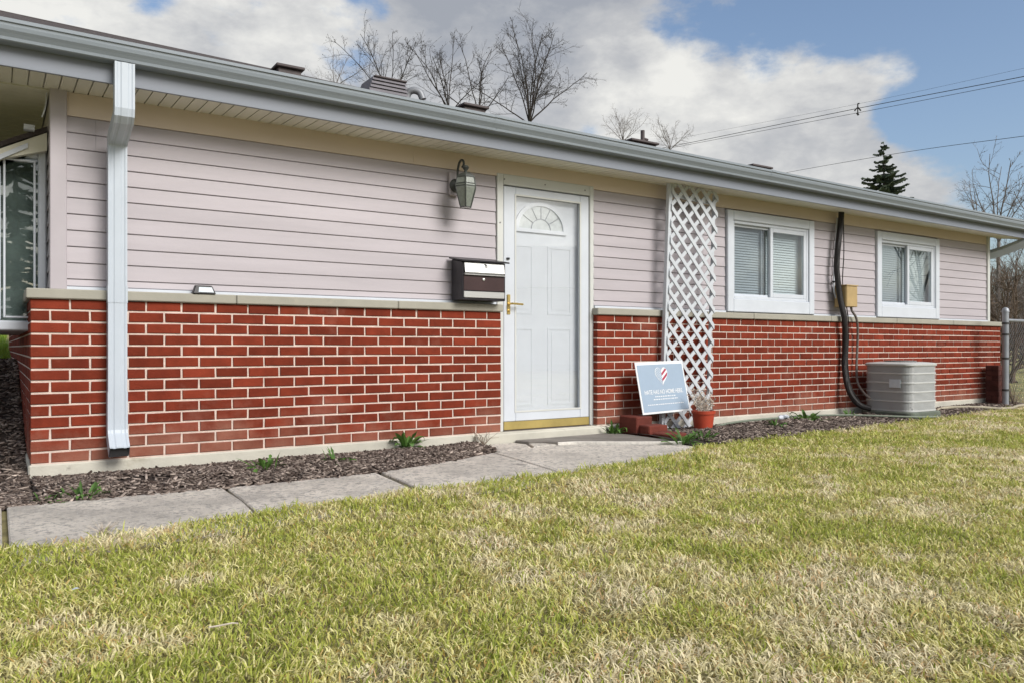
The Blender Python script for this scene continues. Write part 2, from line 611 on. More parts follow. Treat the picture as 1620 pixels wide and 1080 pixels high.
# mulch soil beds
def bed(name, poly_fn, x0, x1, nx, ny, lift=.004):
    vs, fs = [], []
    for i in range(nx + 1):
        x = x0 + (x1 - x0) * i / nx
        a, b = poly_fn(x)
        for j in range(ny + 1):
            y = a + (b - a) * j / ny
            h = float(ground_z(x, y)) + lift + .035 * math.sin(math.pi * j / ny) * (.5 + float(vnoise(np.array(x * 3), np.array(y * 5), 2)))
            vs.append((x, y, h))
    for i in range(nx):
        for j in range(ny):
            k = i * (ny + 1) + j
            fs.append((k, k + ny + 1, k + ny + 2, k + 1))
    me = bpy.data.meshes.new(name)
    me.from_pydata(vs, [], fs)
    me.polygons.foreach_set('use_smooth', [True] * len(me.polygons))
    me.materials.append(M['soil'])
    return tag(link(name, me), kind='structure')


WALK_BACK = lambda x: float(np.interp(x, [-4, 0, 1.02, 1.92, 2.55, 2.98], [-.86, -.86, -.88, -.84, -.66, -.44]))
bed_front = lambda x: (WALK_BACK(x) - .01, .03)
bed('soil_bed', bed_front, .16, 3.0, 40, 8)
bed('soil_bed', lambda x: (float(lawn_edge(x)) - .02 if x > 4.7 else -1.0, .03), 4.45, 11.3, 60, 8)
bed('soil_bed', lambda x: (-.87, 5.5), -3.0, .162, 20, 40)


def chip_cloud(n, pick):
    px, py, pz = pick(n)
    n = len(px)
    ln, wd, th = rng.uniform(.009, .034, n), rng.uniform(.003, .008, n), rng.uniform(.0015, .004, n)
    az, pit, rol = rng.uniform(0, 6.283, n), rng.normal(0, .22, n), rng.normal(0, .35, n)
    c = np.array([(sx, sy, sz) for sz in (-1, 1) for sy in (-1, 1) for sx in (-1, 1)], float)
    q = c[None] * np.stack([ln, wd, th], 1)[:, None] * .5 * 2
    q[:, :, 1] *= np.where(c[None, :, 0] > 0, rng.uniform(.3, 1, n)[:, None], 1)       # ragged taper
    y1 = q[..., 1] * np.cos(rol)[:, None] - q[..., 2] * np.sin(rol)[:, None]
    z1 = q[..., 1] * np.sin(rol)[:, None] + q[..., 2] * np.cos(rol)[:, None]
    x2 = q[..., 0] * np.cos(pit)[:, None] - z1 * np.sin(pit)[:, None]
    z2 = q[..., 0] * np.sin(pit)[:, None] + z1 * np.cos(pit)[:, None]
    X_ = x2 * np.cos(az)[:, None] - y1 * np.sin(az)[:, None] + px[:, None]
    Y_ = x2 * np.sin(az)[:, None] + y1 * np.cos(az)[:, None] + py[:, None]
    Z_ = z2 + pz[:, None]
    V = np.stack([X_, Y_, Z_], -1).reshape(-1, 3)
    t = np.array([(0, 2, 1), (1, 2, 3), (4, 5, 6), (5, 7, 6), (0, 1, 4), (1, 5, 4), (2, 6, 3), (3, 6, 7), (0, 4, 2), (2, 4, 6), (1, 3, 5), (3, 7, 5)])
    T = (np.arange(n)[:, None, None] * 8 + t[None]).reshape(-1, 3)
    g = rng.beta(.75, 2.3, n)
    base = np.array([.050, .033, .026])[None] * (1 - g)[:, None] + np.array([.52, .43, .37])[None] * g[:, None]
    base *= rng.uniform(.8, 1.2, (n, 1))
    return V, T, np.repeat(base, 8, 0)


def surf_h(x, y, a, b):
    t = np.clip((y - a) / (b - a), 0, 1)
    return ground_z(x, y) + .006 + .035 * np.sin(math.pi * t) * (.5 + vnoise(x * 3, y * 5, 2)) + rng.uniform(0, .010, len(x))


def pick_front(n):
    x = rng.uniform(.17, 3.02, n)
    a = np.array([WALK_BACK(v) for v in x]) - .05 * rng.random(n) ** 2
    y = a + rng.random(n) ** .9 * (0 - a)
    k = ~(((x - .68) / .34) ** 2 + ((y + .52) / .20) ** 2 < rng.uniform(-.35, 1, n))      # wet hole washed out under the downspout
    x, y, a = x[k], y[k], a[k]
    return x, y, surf_h(x, y, a, .03)


def pick_right(n):
    x = 4.5 + 6.7 * rng.random(n) ** 1.25
    a = np.where(x > 4.7, lawn_edge(x) - .02, -1.0)
    y = a + rng.random(n) * (0 - a)
    k = ((x > 4.72) | (y > -.05)) & (rng.random(n) < np.where(x > 7.4, .5, 1))
    x, y, a = x[k], y[k], a[k]
    return x, y, surf_h(x, y, a, .03)


def pick_side(n):
    x = .15 - 1.7 * rng.random(n) ** 1.5
    y = -.86 + 5.8 * rng.random(n) ** 1.6
    return x, y, surf_h(x, y, np.full(len(x), -.87), np.full(len(x), 5.5))


for fn, n in ((pick_front, 10500), (pick_right, 14000), (pick_side, 9000)):
    V, T, tint = chip_cloud(n, fn)
    tag(link('mulch', np_mesh('mulch', V, T, M['chip'], tint)), kind='stuff')

# sidewalk: each slab poured on its own
walk = tag(empty('sidewalk', (0, 0, 0)), kind='structure')


def slab(name, poly, z1, mat, parent, z0=-.05, bevel=.006):
    return MB().prism(poly, z0, z1).obj(name, mat, parent, bevel)


slab('slab', [(-1.6, -2.02), (.020, -2.0), (.022, -.86), (-1.6, -.86)], .012, M['walk'], walk)
slab('slab', [(.043, -2.0), (.96, -1.86), (1.005, -1.3), (1.008, -.88), (.5, -.868), (.043, -.862)], .014, M['walk'], walk)
slab('slab', [(.985, -1.86), (1.82, -1.7), (1.87, -1.25), (1.905, -.85), (1.5, -.87), (1.035, -.88)], .011, M['walk'], walk)
slab('slab', [(1.85, -1.7), (2.78, -1.7), (2.86, -1.2), (2.955, -.49), (2.55, -.66), (2.2, -.78), (1.94, -.84), (1.905, -1.25)], .013, M['walk'], walk)
slab('slab', [(2.80, -1.7), (3.7, -1.55), (4.22, -1.35), (4.42, -1.12), (4.42, -.86), (4.0, -.60), (3.68, -.385), (3.3, -.40), (2.975, -.47), (2.88, -1.2)], .012, M['walk'], walk)
apron = tag(empty('door_apron', (0, 0, 0)), kind='structure')
slab('slab', [(3.02, -.45), (3.36, -.385), (3.44, -.20), (3.40, -.065), (3.05, -.07)], .012, M['walk'], apron)
slab('slab', [(3.38, -.385), (3.62, -.375), (3.56, -.24), (3.46, -.20)], .016, M['walk'], apron)
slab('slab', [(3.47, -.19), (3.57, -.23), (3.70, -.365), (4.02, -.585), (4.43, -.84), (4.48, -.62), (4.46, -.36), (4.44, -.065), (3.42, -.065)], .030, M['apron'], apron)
slab('lit_edge_strip', [(3.60, -.392), (3.76, -.425), (4.03, -.615), (4.44, -.872), (4.445, -.852), (4.035, -.592), (3.765, -.402), (3.61, -.372)], .034, M['lit_edge_pale'], apron, bevel=.004)  # bright lit line of the broken edge, painted as a pale strip
slab('door_step', [(3.08, -.055), (4.42, -.05), (4.42, .02), (3.08, .02)], .085, M['concrete'], apron, bevel=.01)

path = []
for i in range(13):
    px0_ = -5.5 + i * .5
    path += [(px0_, 5.55, .615), (px0_, 6.05, .622)]
pme = bpy.data.meshes.new('path')
pme.from_pydata(path + [(x, y, z - .1) for x, y, z in path], [], [(2 * i, 2 * i + 2, 2 * i + 3, 2 * i + 1) for i in range(12)] + [(26 + 2 * i, 28 + 2 * i, 2 * i + 2, 2 * i) for i in range(12)])
pme.materials.append(M['walk'])
tag(link('path', pme), kind='structure')

# ------------------------------------------------------------------ grass blades
def grass_cloud(n, region, dens):
    x = rng.uniform(region[0], region[1], n)
    y = rng.uniform(region[2], region[3], n)
    dep = x * SP + (y + CAM_D) * CP                      # distance along the view axis
    keep = rng.random(n) < dens(x, y, dep)
    e = lawn_edge(x) + .05 * (fbm(x * 4, y * 0 + 3, 8) - .5)
    keep &= (y < e + .02 * rng.random(n))
    x, y, dep = x[keep], y[keep], dep[keep]
    n = len(x)
    e = lawn_edge(x)
    patch = .45 * fbm(x * 1.3 + 3, y * 1.3, 21, 3) + .55 * fbm(x * 5.5, y * 5.5, 33, 3)
    near_edge = sstep(.5, 0, e - y)
    gp = sstep(.44, .68, patch + .08 * near_edge - .015) * .52 + .10
    green = rng.random(n) < gp
    straw = sstep(.52, .36, patch)
    far = np.clip(dep / 4.0, .6, 2.2)
    clump = fbm(x * 8, y * 8, 61, 3)
    ln = rng.uniform(.020, .046, n) * np.where(green, 1.0, 1.0) * (1 + .30 * near_edge) * (.55 + .9 * clump) * (.85 + .12 * far)
    wd = rng.uniform(.0013, .0026, n) * (.62 + .62 * far)
    lean = np.where(green, rng.uniform(.35, 1.30, n), rng.uniform(.75, 1.52, n))
    az = rng.uniform(0, 6.283, n) * .8 + 6.283 * 1.6 * fbm(x * 7, y * 7, 44, 2)     # tufts lie the same way
    bend = rng.normal(0, .75, n)
    P = [np.stack([x, y, ground_z(x, y) - .004 + .016 * sstep(.34, .24, e - y) * (x < 4.45)], 1)]
    for k, f_ in enumerate((.45, .95, 1.5)):
        a_, t_ = az + bend * k * .6, np.minimum(lean * f_, 1.75)
        P.append(P[-1] + np.stack([np.cos(a_) * np.sin(t_), np.sin(a_) * np.sin(t_), np.cos(t_)], 1) * ln[:, None] * (.38, .36, .32)[k])
    tw = az + math.pi / 2 + rng.normal(0, .6, n)
    s = np.stack([np.cos(tw), np.sin(tw), rng.normal(0, .2, n)], 1) * wd[:, None]
    V = np.stack([P[0] - s * .8, P[0] + s * .8, P[1] - s, P[1] + s, P[2] - s * .75, P[2] + s * .75, P[3]], 1).reshape(-1, 3)
    T = (np.arange(n)[:, None, None] * 7 + np.array([(0, 1, 3), (0, 3, 2), (2, 3, 5), (2, 5, 4), (4, 5, 6)])[None]).reshape(-1, 3)
    r1 = rng.random((n, 1))
    cg = np.array([.25, .32, .05])[None] * (1 - r1) + np.array([.54, .56, .12])[None] * r1
    cs = np.array([.56, .51, .15])[None] * (1 - r1) + np.array([.88, .82, .43])[None] * r1
    pale = np.array([.88, .78, .58])[None]
    cs = cs * (1 - .75 * straw[:, None]) + pale * .75 * straw[:, None]
    cs = np.where(rng.random((n, 1)) < .10, cs * np.array([[.72, .55, .42]]), cs)            # a few brown blades
    dark = rng.random(n) < .07
    c = np.where(green[:, None], cg, cs) * np.where(dark, .55, 1.0)[:, None]
    return V, T, np.repeat(c, 7, 0)


def dens_main(x, y, dep):
    inside = (x > -.35) & (x > (y + CAM_D) * .0 - .4) & (y < -CAM_D + .44 * x + 9) & (y > -CAM_D + .44 * x - .55)
    core = np.clip(1.9 / np.maximum(dep, 1.2), .16, 1.0)
    return np.where(inside & (dep > 1.35), core, np.where(dep > 1.0, .05, 0))


V, T, tint = grass_cloud(1100000, (-1.2, 12.5, -4.9, -.2), dens_main)
tag(link('grass', np_mesh('grass', V, T, M['grass'], tint)), kind='stuff')
V, T, tint = grass_cloud(60000, (11.4, 30, -3, 22), lambda x, y, d: np.clip(9 / np.maximum(d, 1), 0, 1) * (x > 11.5))
tag(link('grass', np_mesh('grass', V, T, M['grass'], tint)), kind='stuff')
nb_ = 26000
gx2, gy2 = rng.uniform(-3.5, .15, nb_), rng.uniform(6.1, 16, nb_)
gz2 = ground_z(gx2, gy2)
ga = rng.uniform(0, 6.283, nb_)
gl, gw = rng.uniform(.05, .11, nb_), rng.uniform(.006, .014, nb_)
b0 = np.stack([gx2, gy2, gz2 - .01], 1)
sw2 = np.stack([np.cos(ga) * gw, np.sin(ga) * gw, 0 * ga], 1)
V = np.stack([b0 - sw2, b0 + sw2, b0 + np.stack([np.sin(ga) * gl * .5, np.cos(ga) * gl * .5, gl], 1)], 1).reshape(-1, 3)
r_ = rng.random((nb_, 1))
tint = np.repeat(np.array([.16, .30, .035])[None] * (1 - r_) + np.array([.34, .46, .07])[None] * r_, 3, 0)
tag(link('grass', np_mesh('grass', V, np.arange(nb_ * 3).reshape(-1, 3), M['grass'], tint)), kind='stuff')

# ------------------------------------------------------------------ the house
house = empty('house', (0, 0, 0), label='single-storey house of red brick and pale pinkish siding under a grey gutter', cat='house')
XL, XR = .164, 11.288
ZB, CH, NC = .090, .0677, 14
LEDGE0, LEDGE1 = ZB + CH * NC - .002, 1.094
SID_Y = .065                     # face of the siding
EAVE = lambda x: -.0062 * x      # the eave drops a little towards the far end

MB().box(XL - .01, XR + .01, -.008, .25, -.3, ZB).box(XL - .01, XL + .2, .25, 9.0, -.3, ZB).obj('foundation', M['concrete'], house, .008)
# sheathing behind everything (closes the building)
MB().box(.30, XR - .20, .16, 8.6, .05, 2.24).obj('wall_core', M['farwall'], house)

# bricks: a few shared, slightly ragged meshes
def brick_mesh(length, h=.0562, d=.10):
    mb = MB()
    x0, x1, z0, z1 = 0, length, 0, h
    j = lambda a: random.uniform(-a, a)
    b = .0035
    outer = [(x0 + j(.0015), z0 + j(.0015)), (x1 + j(.0015), z0 + j(.0015)), (x1 + j(.0015), z1 + j(.0015)), (x0 + j(.0015), z1 + j(.0015))]
    inner = [(x + (b if i in (0, 3) else -b), z + (b if i < 2 else -b)) for i, (x, z) in enumerate(outer)]
    vs = [(x, j(.0008), z) for x, z in inner] + [(x, .004, z) for x, z in outer] + [(x, d, z) for x, z in outer]
    fs = [(0, 1, 2, 3)] + [(i, i + 4, (i + 1) % 4 + 4, (i + 1) % 4) for i in range(4)] + [(i + 4, i + 8, (i + 1) % 4 + 8, (i + 1) % 4 + 4) for i in range(4)]
    mb.add(vs, fs)
    return mb.mesh('brick', M['brick'])


FULL = [brick_mesh(.192) for _ in range(8)]
HALF = [brick_mesh(.092) for _ in range(5)]
PITCH = .2032


def brick_rows(x0, x1):
    """running bond -> list of (x, z, length)"""
    out = []
    for r in range(NC):
        z = ZB + r * CH + .008
        top = NC - 1 - r
        x = x0
        first = .192 if top % 2 == 0 else .092
        while x < x1 - .02:
            l = min(first if x == x0 else .192, x1 - x)
            if x1 - (x + l) < .035:
                l = x1 - x
            out.append((x, z, l))
            x += l + .0112
    return out


bw_left = MB().box(XL + .004, 3.330, .0065, .15, ZB, LEDGE0).obj('brick_wall', M['mortar'], house)
bw_right = MB().box(4.314, XR - .004, .0065, .15, ZB, LEDGE0).obj('brick_wall', M['mortar'], house)
placed = 0
jobs = [(bw_left, b) for b in brick_rows(XL, 3.333)] + [(bw_right, b) for b in sorted(brick_rows(4.312, XR))]
mass = MB()
for parent, (x, z, l) in jobs:
    if placed < 300:
        lib = FULL if l > .15 else HALF
        o = link('brick', random.choice(lib), parent, (x, random.uniform(-.0015, .0015), z + random.uniform(-.001, .001)))
        ref = .192 if l > .15 else .092
        o.scale = (l / ref, 1, random.uniform(.985, 1.015))
        placed += 1
    else:
        y = random.uniform(-.0015, .0015)
        mass.box(x, x + l, y, .1, z + random.uniform(-.001, .001), z + .0562)
tag(mass.obj('brickwork', M['brick_mass'], bw_right, .003), kind='stuff')
# side wall of brick, seen edge-on
side = MB().box(XL + .0065, XL + .15, .15, 8.9, ZB, LEDGE0).obj('brick_wall', M['mortar'], house)
mass = MB()
for r in range(NC):
    z = ZB + r * CH + .008
    y = .11 if r % 2 else .012 + .10
    y += .0 if r % 2 else .10
    while y < 8.7:
        mass.box(XL + random.uniform(-.001, .002), XL + .1, y, y + .192, z, z + .0565)
        y += PITCH
mass.box(4.3125, 4.36, .1005, .15, .11, 1.0)
tag(mass.obj('brickwork', M['brick_mass'], side, .003), kind='stuff')

# stone ledge in lengths
xs = [XL - .022, 1.30, 2.44, 3.345]
for a, b in zip(xs, xs[1:]):
    MB().box(a, b - .003, -.024, .16, LEDGE0, LEDGE1).obj('ledge_stone', M['ledge'], house, .006)
xs = [4.300, 5.05, 6.3, 7.55, 8.8, 10.05, XR + .015]
for a, b in zip(xs, xs[1:]):
    MB().box(a, b - .003, -.024, .16, LEDGE0, LEDGE1).obj('ledge_stone', M['ledge'], house, .006)
MB().box(XL - .022, XL + .15, .162, 8.8, LEDGE0, LEDGE1).obj('ledge_stone', M['ledge'], house, .006)

# siding
W1 = (5.987, 7.342, 1.106, 2.106)
W2 = (8.508, 9.836, 1.106, 2.100)
DX0, DX1, DZ1 = 3.333, 4.322, 2.144
SX0, SX1 = .345, 11.05
back = MB()
yb0, yb1 = SID_Y + .03, .158
for a, b in ((.27, 3.42), (4.20, W1[0] + .04), (W1[1] - .04, W2[0] + .04), (W2[1] - .04, SX1 + .1)):
    back.box(a, b, yb0, yb1, LEDGE1, 2.26)
for a, b, za in ((3.42, 4.20, 2.1), (W1[0] + .04, W1[1] - .04, W1[3] - .04), (W2[0] + .04, W2[1] - .04, W2[3] - .04)):
    back.box(a, b, yb0, yb1, za, 2.26)
siding = back.obj('siding_wall', M['post'], house)
ROW = .0960
Z0 = LEDGE1 + .024
strip = [(SX0, DX0 - .009), (DX1 + .004, W1[0] - .010), (W1[1] + .003, W2[0] - .010), (W2[1] + .003, SX1)]
for a, b in strip:
    MB().box(a, b - .001, SID_Y - .016, SID_Y + .03, LEDGE1 + .001, Z0 - .003).obj('starter_strip', M['white'], house, .002)
rows = 10
for r in range(-1, rows + 1):
    z = Z0 + .043 + r * ROW if r >= 0 else Z0          # the lowest board is cut narrow
    top = Z0 + .043 + (r + 1) * ROW - .0022
    spans = list(strip)
    m = M['siding']
    if r == rows:
        top = 2.262
        spans = [(SX0, 2.6), (2.601, 5.3), (5.301, 8.2), (8.201, SX1)]
        m = M['top_bounce']  # top board, tinted with the soffit's bounced light
    elif r >= 8:
        spans = [(SX0, .50), (.501, DX0 - .009)] + strip[1:]
    if r == rows - 1:
        pass
    prof = [(SID_Y, z), (SID_Y - .003, z + .003), (SID_Y + .005, top - .001), (SID_Y + .016, top), (SID_Y + .026, top), (SID_Y + .026, z + .002), (SID_Y + .012, z)]
    for a, b in spans:
        MB().extrude_x(prof, a, b).obj('siding_plank' if r < rows else 'bounce_tan_plank', m, siding)
# corner boards
MB().box(.262, SX0 + .004, SID_Y - .02, .14, LEDGE1 + .001, 2.27).obj('corner_board', M['post'], house, .004)
MB().box(SX1 - .004, SX1 + .055, SID_Y - .02, .14, LEDGE1 + .001, 2.24).obj('corner_board', M['cream'], house, .004)
# side siding behind the bay
sw = MB().box(.272, .30, .142, 8.7, LEDGE1, 2.27).obj('siding_wall', M['post'], house)
for r in range(11):
    z = Z0 + r * ROW
    MB().add([(.264, .143, z), (.264, 8.6, z), (.272, 8.6, z + .097), (.272, .143, z + .097), (.28, .143, z), (.28, 8.6, z)], [(0, 1, 2, 3), (0, 4, 5, 1)]).obj('siding_plank', M['siding'], sw)

# soffit panels
OVER = -.29
SOFZ = 2.264
EX0, EX1 = -1.25, 11.50
soff = MB().box(EX0, EX1, OVER + .005, SID_Y + .02, SOFZ + .012, SOFZ + .016).obj('soffit', M['soffit'], house)
pw = .0768
x = EX0 + .02
mass = MB()
while x < EX1 - .08:
    a, b = x + .003, x + pw - .003
    prof = [(OVER + .004, SOFZ), (SID_Y + .018, SOFZ), (SID_Y + .018, SOFZ + .010), (OVER + .004, SOFZ + .010)]
    dz0, dz1 = EAVE(max(a, 0)), EAVE(max(b, 0))
    # outer edge hangs with the fascia, inner edge follows the wall
    def panel(mb):
        y0, y1 = OVER + .004, SID_Y + .018
        i0, i1 = dz0 * .45, dz1 * .45
        vs = [(a, y0, SOFZ - .012 + dz0), (b, y0, SOFZ - .012 + dz1), (b, y1, SOFZ + i1), (a, y1, SOFZ + i0)]
        vs += [(p[0] + (.002 if i in (0, 3) else -.002), p[1], p[2] + .010) for i, p in enumerate(vs)]
        mb.add(vs, [(3, 2, 1, 0), (0, 1, 5, 4), (1, 2, 6, 5), (2, 3, 7, 6), (3, 0, 4, 7)])
    if -.5 < x < 4.9:
        mb = MB()
        panel(mb)
        mb.obj('soffit_panel', M['soffit'], soff)
    else:
        panel(mass)
    x += pw
tag(mass.obj('soffit_panels_far', M['soffit'], soff), kind='stuff').name = 'soffit_strips'
# overhang soffit at the gable end, boards running along x
mass = MB()
y = SID_Y + .03
while y < 8.5:
    mass.box(EX0 + .02, .262, y + .003, y + .0768 - .003, SOFZ - .004, SOFZ + .006)
    y += .0768
mass.box(EX0 + .02, .262, SID_Y + .03, 8.5, SOFZ + .007, SOFZ + .012)
mass.obj('gable_soffit', M['soffit'], house)

# fascia + gutter
FZ0, FZ1 = 2.250, 2.445
MB().extrude_x([(OVER - .012, FZ0), (OVER + .006, FZ0), (OVER + .006, FZ1), (OVER - .012, FZ1)], EX0, EX1, 0, EAVE(EX1)).obj('fascia', M['fascia'], house, .002)
gp = [(OVER - .013, 2.352), (-.372, 2.352), (-.380, 2.357), (-.384, 2.372), (-.396, 2.388), (-.408, 2.402), (-.414, 2.420), (-.416, 2.436), (-.425, 2.438), (-.426, 2.456), (-.416, 2.458), (-.413, 2.450), (-.410, 2.438), (-.404, 2.405), (-.378, 2.362), (OVER - .016, 2.358), (OVER - .016, 2.448), (OVER - .013, 2.448)]
gdz = lambda x: -.0072 * x
gx_ = [EX0 + .02, 3.05, 6.1, 9.1, EX1 + .02]
gut = None
for a, b in zip(gx_, gx_[1:]):
    g = MB().extrude_x(gp, a, b - .002, gdz(a), gdz(b)).obj('gutter', M['gutter'], house)
    for f in g.data.polygons:
        f.use_smooth = False
    # lapped joint
    if b < EX1:
        sc = [((y + .36) * 1.03 - .36, (z - 2.40) * 1.03 + 2.40) for y, z in gp[:10]]
        MB().extrude_x(sc, b - .03, b + .03, gdz(b - .03), gdz(b + .03), close=False).obj('gutter_joint', M['gutter'], g)

# roof: front and back pitch with lapped shingle courses
RS = .3725
RY0, RY1 = OVER - .05, 4.05
rz = lambda x, y: 2.450 + (RS - .0031 * x + .00012 * x * abs(x)) * (y - RY0) + gdz(x) * (y + CAM_D) / 4.82     # the old roof sags a little to the far end
roof = MB()
xa, xb = EX0 - .06, EX1 + .06
yb = 8.6
roof.add([(xa, RY0, rz(xa, RY0)), (xb, RY0, rz(xb, RY0)), (xb, RY1, rz(xb, RY1)), (xa, RY1, rz(xa, RY1)),
          (xa, yb, rz(xa, 2 * RY1 - yb)), (xb, yb, rz(xb, 2 * RY1 - yb)),
          (xa, RY0, rz(xa, RY0) - .02), (xb, RY0, rz(xb, RY0) - .02), (xb, yb, rz(xb, 2 * RY1 - yb) - .02), (xa, yb, rz(xa, 2 * RY1 - yb) - .02)],
         [(0, 1, 2, 3), (3, 2, 5, 4), (0, 6, 7, 1), (4, 5, 8, 9), (0, 3, 4, 9, 6), (1, 7, 8, 5, 2), (6, 9, 8, 7)])
roof = roof.obj('roof', M['shingle'], house)
mass = MB()
y = RY0 - .012
k = 0
while y < RY1 - .05:
    x = xa + (k % 3) * .11
    while x < xb - .05:
        w = min(random.choice((.16, .22, .30, .33)), xb - x)
        if k < 3 or y > RY1 - .6:
            t = random.uniform(.004, .009)
            y1 = y + .165
            mass.add([(x, y, rz(x, y) + t), (x + w - .004, y, rz(x + w, y) + t), (x + w - .004, y1, rz(x + w, y1) + .002), (x, y1, rz(x, y1) + .002),
                      (x, y, rz(x, y) - .004), (x + w - .004, y, rz(x + w, y) - .004)], [(0, 1, 2, 3), (4, 5, 1, 0), (0, 3, 4), (1, 5, 2)])
        x += w
    y += .142
    k += 1
tag(mass.obj('shingles', M['shingle'], roof), kind='stuff')
# ridge of the gable wall closing the ends
for gxp in (.29, 11.08):
    MB().add([(gxp, .2, 2.25), (gxp, 8.3, 2.25), (gxp, RY1, 3.9), (gxp + .05, .2, 2.25), (gxp + .05, 8.3, 2.25), (gxp + .05, RY1, 3.9)], [(0, 1, 2), (3, 5, 4), (0, 3, 4, 1), (1, 4, 5, 2), (2, 5, 3, 0)]).obj('gable_wall', M['siding'], house)


# roof furniture near the ridge: the vents stand on the shingles and show over the gutter
def roof_spot(px, y):
    u = (px - 810) / F
    k = (CAM_D + y) / (CP - u * SP)
    return k * (u * CP + SP)


def flat_vent(px0, px1, y, h, mat='vent', d=.34):
    x0, x1 = roof_spot(px0, y), roof_spot(px1, y)
    xm, zz = (x0 + x1) / 2, rz((x0 + x1) / 2, y + d / 2)
    v = MB().box(x0 + .03, x1 - .03, y + .02, y + d - .02, zz - .16, zz + h - .03).obj('roof_vent', M[mat], roof, .006)
    MB().box(x0, x1, y - .02, y + d, zz + h - .03, zz + h).obj('vent_cap', M[mat], v, .006)
    return v


flat_vent(437, 482, 3.0, .035)
flat_vent(733, 773, 3.0, .05)
flat_vent(998, 1042, 3.0, .06)
flat_vent(1190, 1222, 3.0, .065)
x0, x1, yv = roof_spot(583, 3.0), roof_spot(645, 3.0), 3.0
zz = rz(x0, yv + .2)
lv = MB().add([(x0, yv, zz - .15), (x1, yv, zz - .15), (x1, yv + .42, zz - .15), (x0, yv + .42, zz - .15),
               (x0 + .12, yv + .06, zz + .12), (x1 - .005, yv + .06, zz + .12), (x1 - .005, yv + .36, zz + .12), (x0 + .12, yv + .36, zz + .12)],
              [(0, 1, 5, 4), (1, 2, 6, 5), (2, 3, 7, 6), (3, 0, 4, 7), (4, 5, 6, 7)]).obj('roof_louvre', M['vent_grey'], roof)
for i in range(5):
    t = i / 5 + .05
    z = zz - .10 + .23 * t
    xi = x0 + .10 * t * .9
    MB().add([(xi - .01, yv - .015 + .05 * t, z - .012), (x1 + .008, yv - .015 + .05 * t, z - .012), (x1 + .004, yv + .01 + .06 * t, z + .03), (xi, yv + .01 + .06 * t, z + .03),
              (xi - .01, yv + .4, z - .012), (xi, yv + .38, z + .03)], [(0, 1, 2, 3), (0, 3, 5, 4)]).obj('louvre_blade', M['vent_grey'], lv)
MB().box(x0 + .09, x1 + .012, yv + .03, yv + .40, zz + .122, zz + .140).obj('louvre_cap', M['vent'], lv, .005)
xp = roof_spot(648, yv)
MB().tube(smoothpath([(xp + .02, yv + .1, zz - .2), (xp + .02, yv + .1, zz + .0), (xp + .07, yv + .06, zz + .055), (xp + .14, yv + .02, zz + .03), (xp + .17, yv, zz - .05)], 5), .042, 10).obj('roof_pipe', M['pipe'], roof, smooth=True)
xp = roof_spot(1032, yv)
zz = rz(xp, yv)
MB().tube([(xp, yv + .2, zz - .1), (xp, yv + .2, zz + .33)], .03, 8).tube([(xp, yv + .2, zz + .22), (xp + .10, yv + .2, zz + .21)], .016, 6).obj('roof_pipe', M['vent'], roof)


# ------------------------------------------------------------------ downspouts (parts of the house)
def rect_sweep(path_yz, xc, w, d, mb, ribs=True):
    """rectangular pipe whose path lies in a y-z plane"""
    k = len(path_yz)
    if ribs:
        fx = [-.5, -.40, -.33, -.22, -.15, -.04, .04, .15, .22, .33, .40, .5]
        fd = [0, 0, .06, .06, 0, 0, .0, 0, .06, .06, 0, 0]
        prof = [(a * w, -.5 * d + b * d * .8) for a, b in zip(fx, fd)] + [(.5 * w, .5 * d), (-.5 * w, .5 * d)]
    else:
        prof = [(-.5 * w, -.5 * d), (.5 * w, -.5 * d), (.5 * w, .5 * d), (-.5 * w, .5 * d)]
    n = len(prof)
    vs = []
    for i, (y, z) in enumerate(path_yz):
        a = Vector(path_yz[max(i - 1, 0)])
        b = Vector(path_yz[min(i + 1, k - 1)])
        p = Vector((y, z))
        d0 = (p - a).normalized() if i else (b - p).normalized()
        d1 = (b - p).normalized() if i < k - 1 else d0
        t = (d0 + d1).normalized()
        nrm = Vector((t.y, -t.x))              # points to +y for a pipe going down? fixed below
        if nrm.x > 0:
            pass
        sc = 1 / max(.35, t.dot(d0))
        # outward (towards the viewer) side is local -d
        o = Vector((-t.y, t.x))
        if i == 0:
            prev = o
        if o.dot(prev) < 0:
            o = -o
        prev = o
        for q, e in prof:
            vs.append((xc + q, y + o.x * e * sc, z + o.y * e * sc))
    fs = [(i * n + j, i * n + (j + 1) % n, (i + 1) * n + (j + 1) % n, (i + 1) * n + j) for i in range(k - 1) for j in range(n)]
    return mb.add(vs, fs)


DXC = .602
spy = -.045
ds = rect_sweep([(-.352, 2.345), (-.352, 2.095), (-.345, 2.068), (-.320, 2.048), (-.095, 1.992), (spy - .010, 1.975), (spy, 1.945), (spy, .27), (spy - .01, .235), (-.155, .150)], DXC, .102, .074, MB()).obj('downspout', M['spout'], house)
rect_sweep([(spy, 1.12), (spy, 1.02)], DXC, .106, .079, MB()).obj('downspout_sleeve', M['spout'], ds)
rect_sweep([(spy, .50), (spy, .27), (spy - .01, .233), (-.150, .153)], DXC, .107, .080, MB()).obj('downspout_elbow', M['spout'], ds)
rect_sweep([(-.100, .186), (-.145, .1565)], DXC, .098, .068, MB(), False).obj('downspout_inside', M['black'], ds)
MB().box(DXC - .049, DXC + .049, -.146, -.142, .125, .188).obj('downspout_mouth', M['black'], ds, rot=None)
ds2 = MB()
# far corner: elbow drops from the gutter and runs back under the eave to the side wall
gxe = EX1 - .10
MB().tube([(gxe - .02, -.35, 2.27), (gxe - .02, -.35, 2.17), (gxe - .12, -.02, 2.04), (SX1 + .12, .22, 1.97), (SX1 + .12, .25, 1.9), (SX1 + .12, .25, .25)], .066, 4).obj('downspout', M['spout'], house)

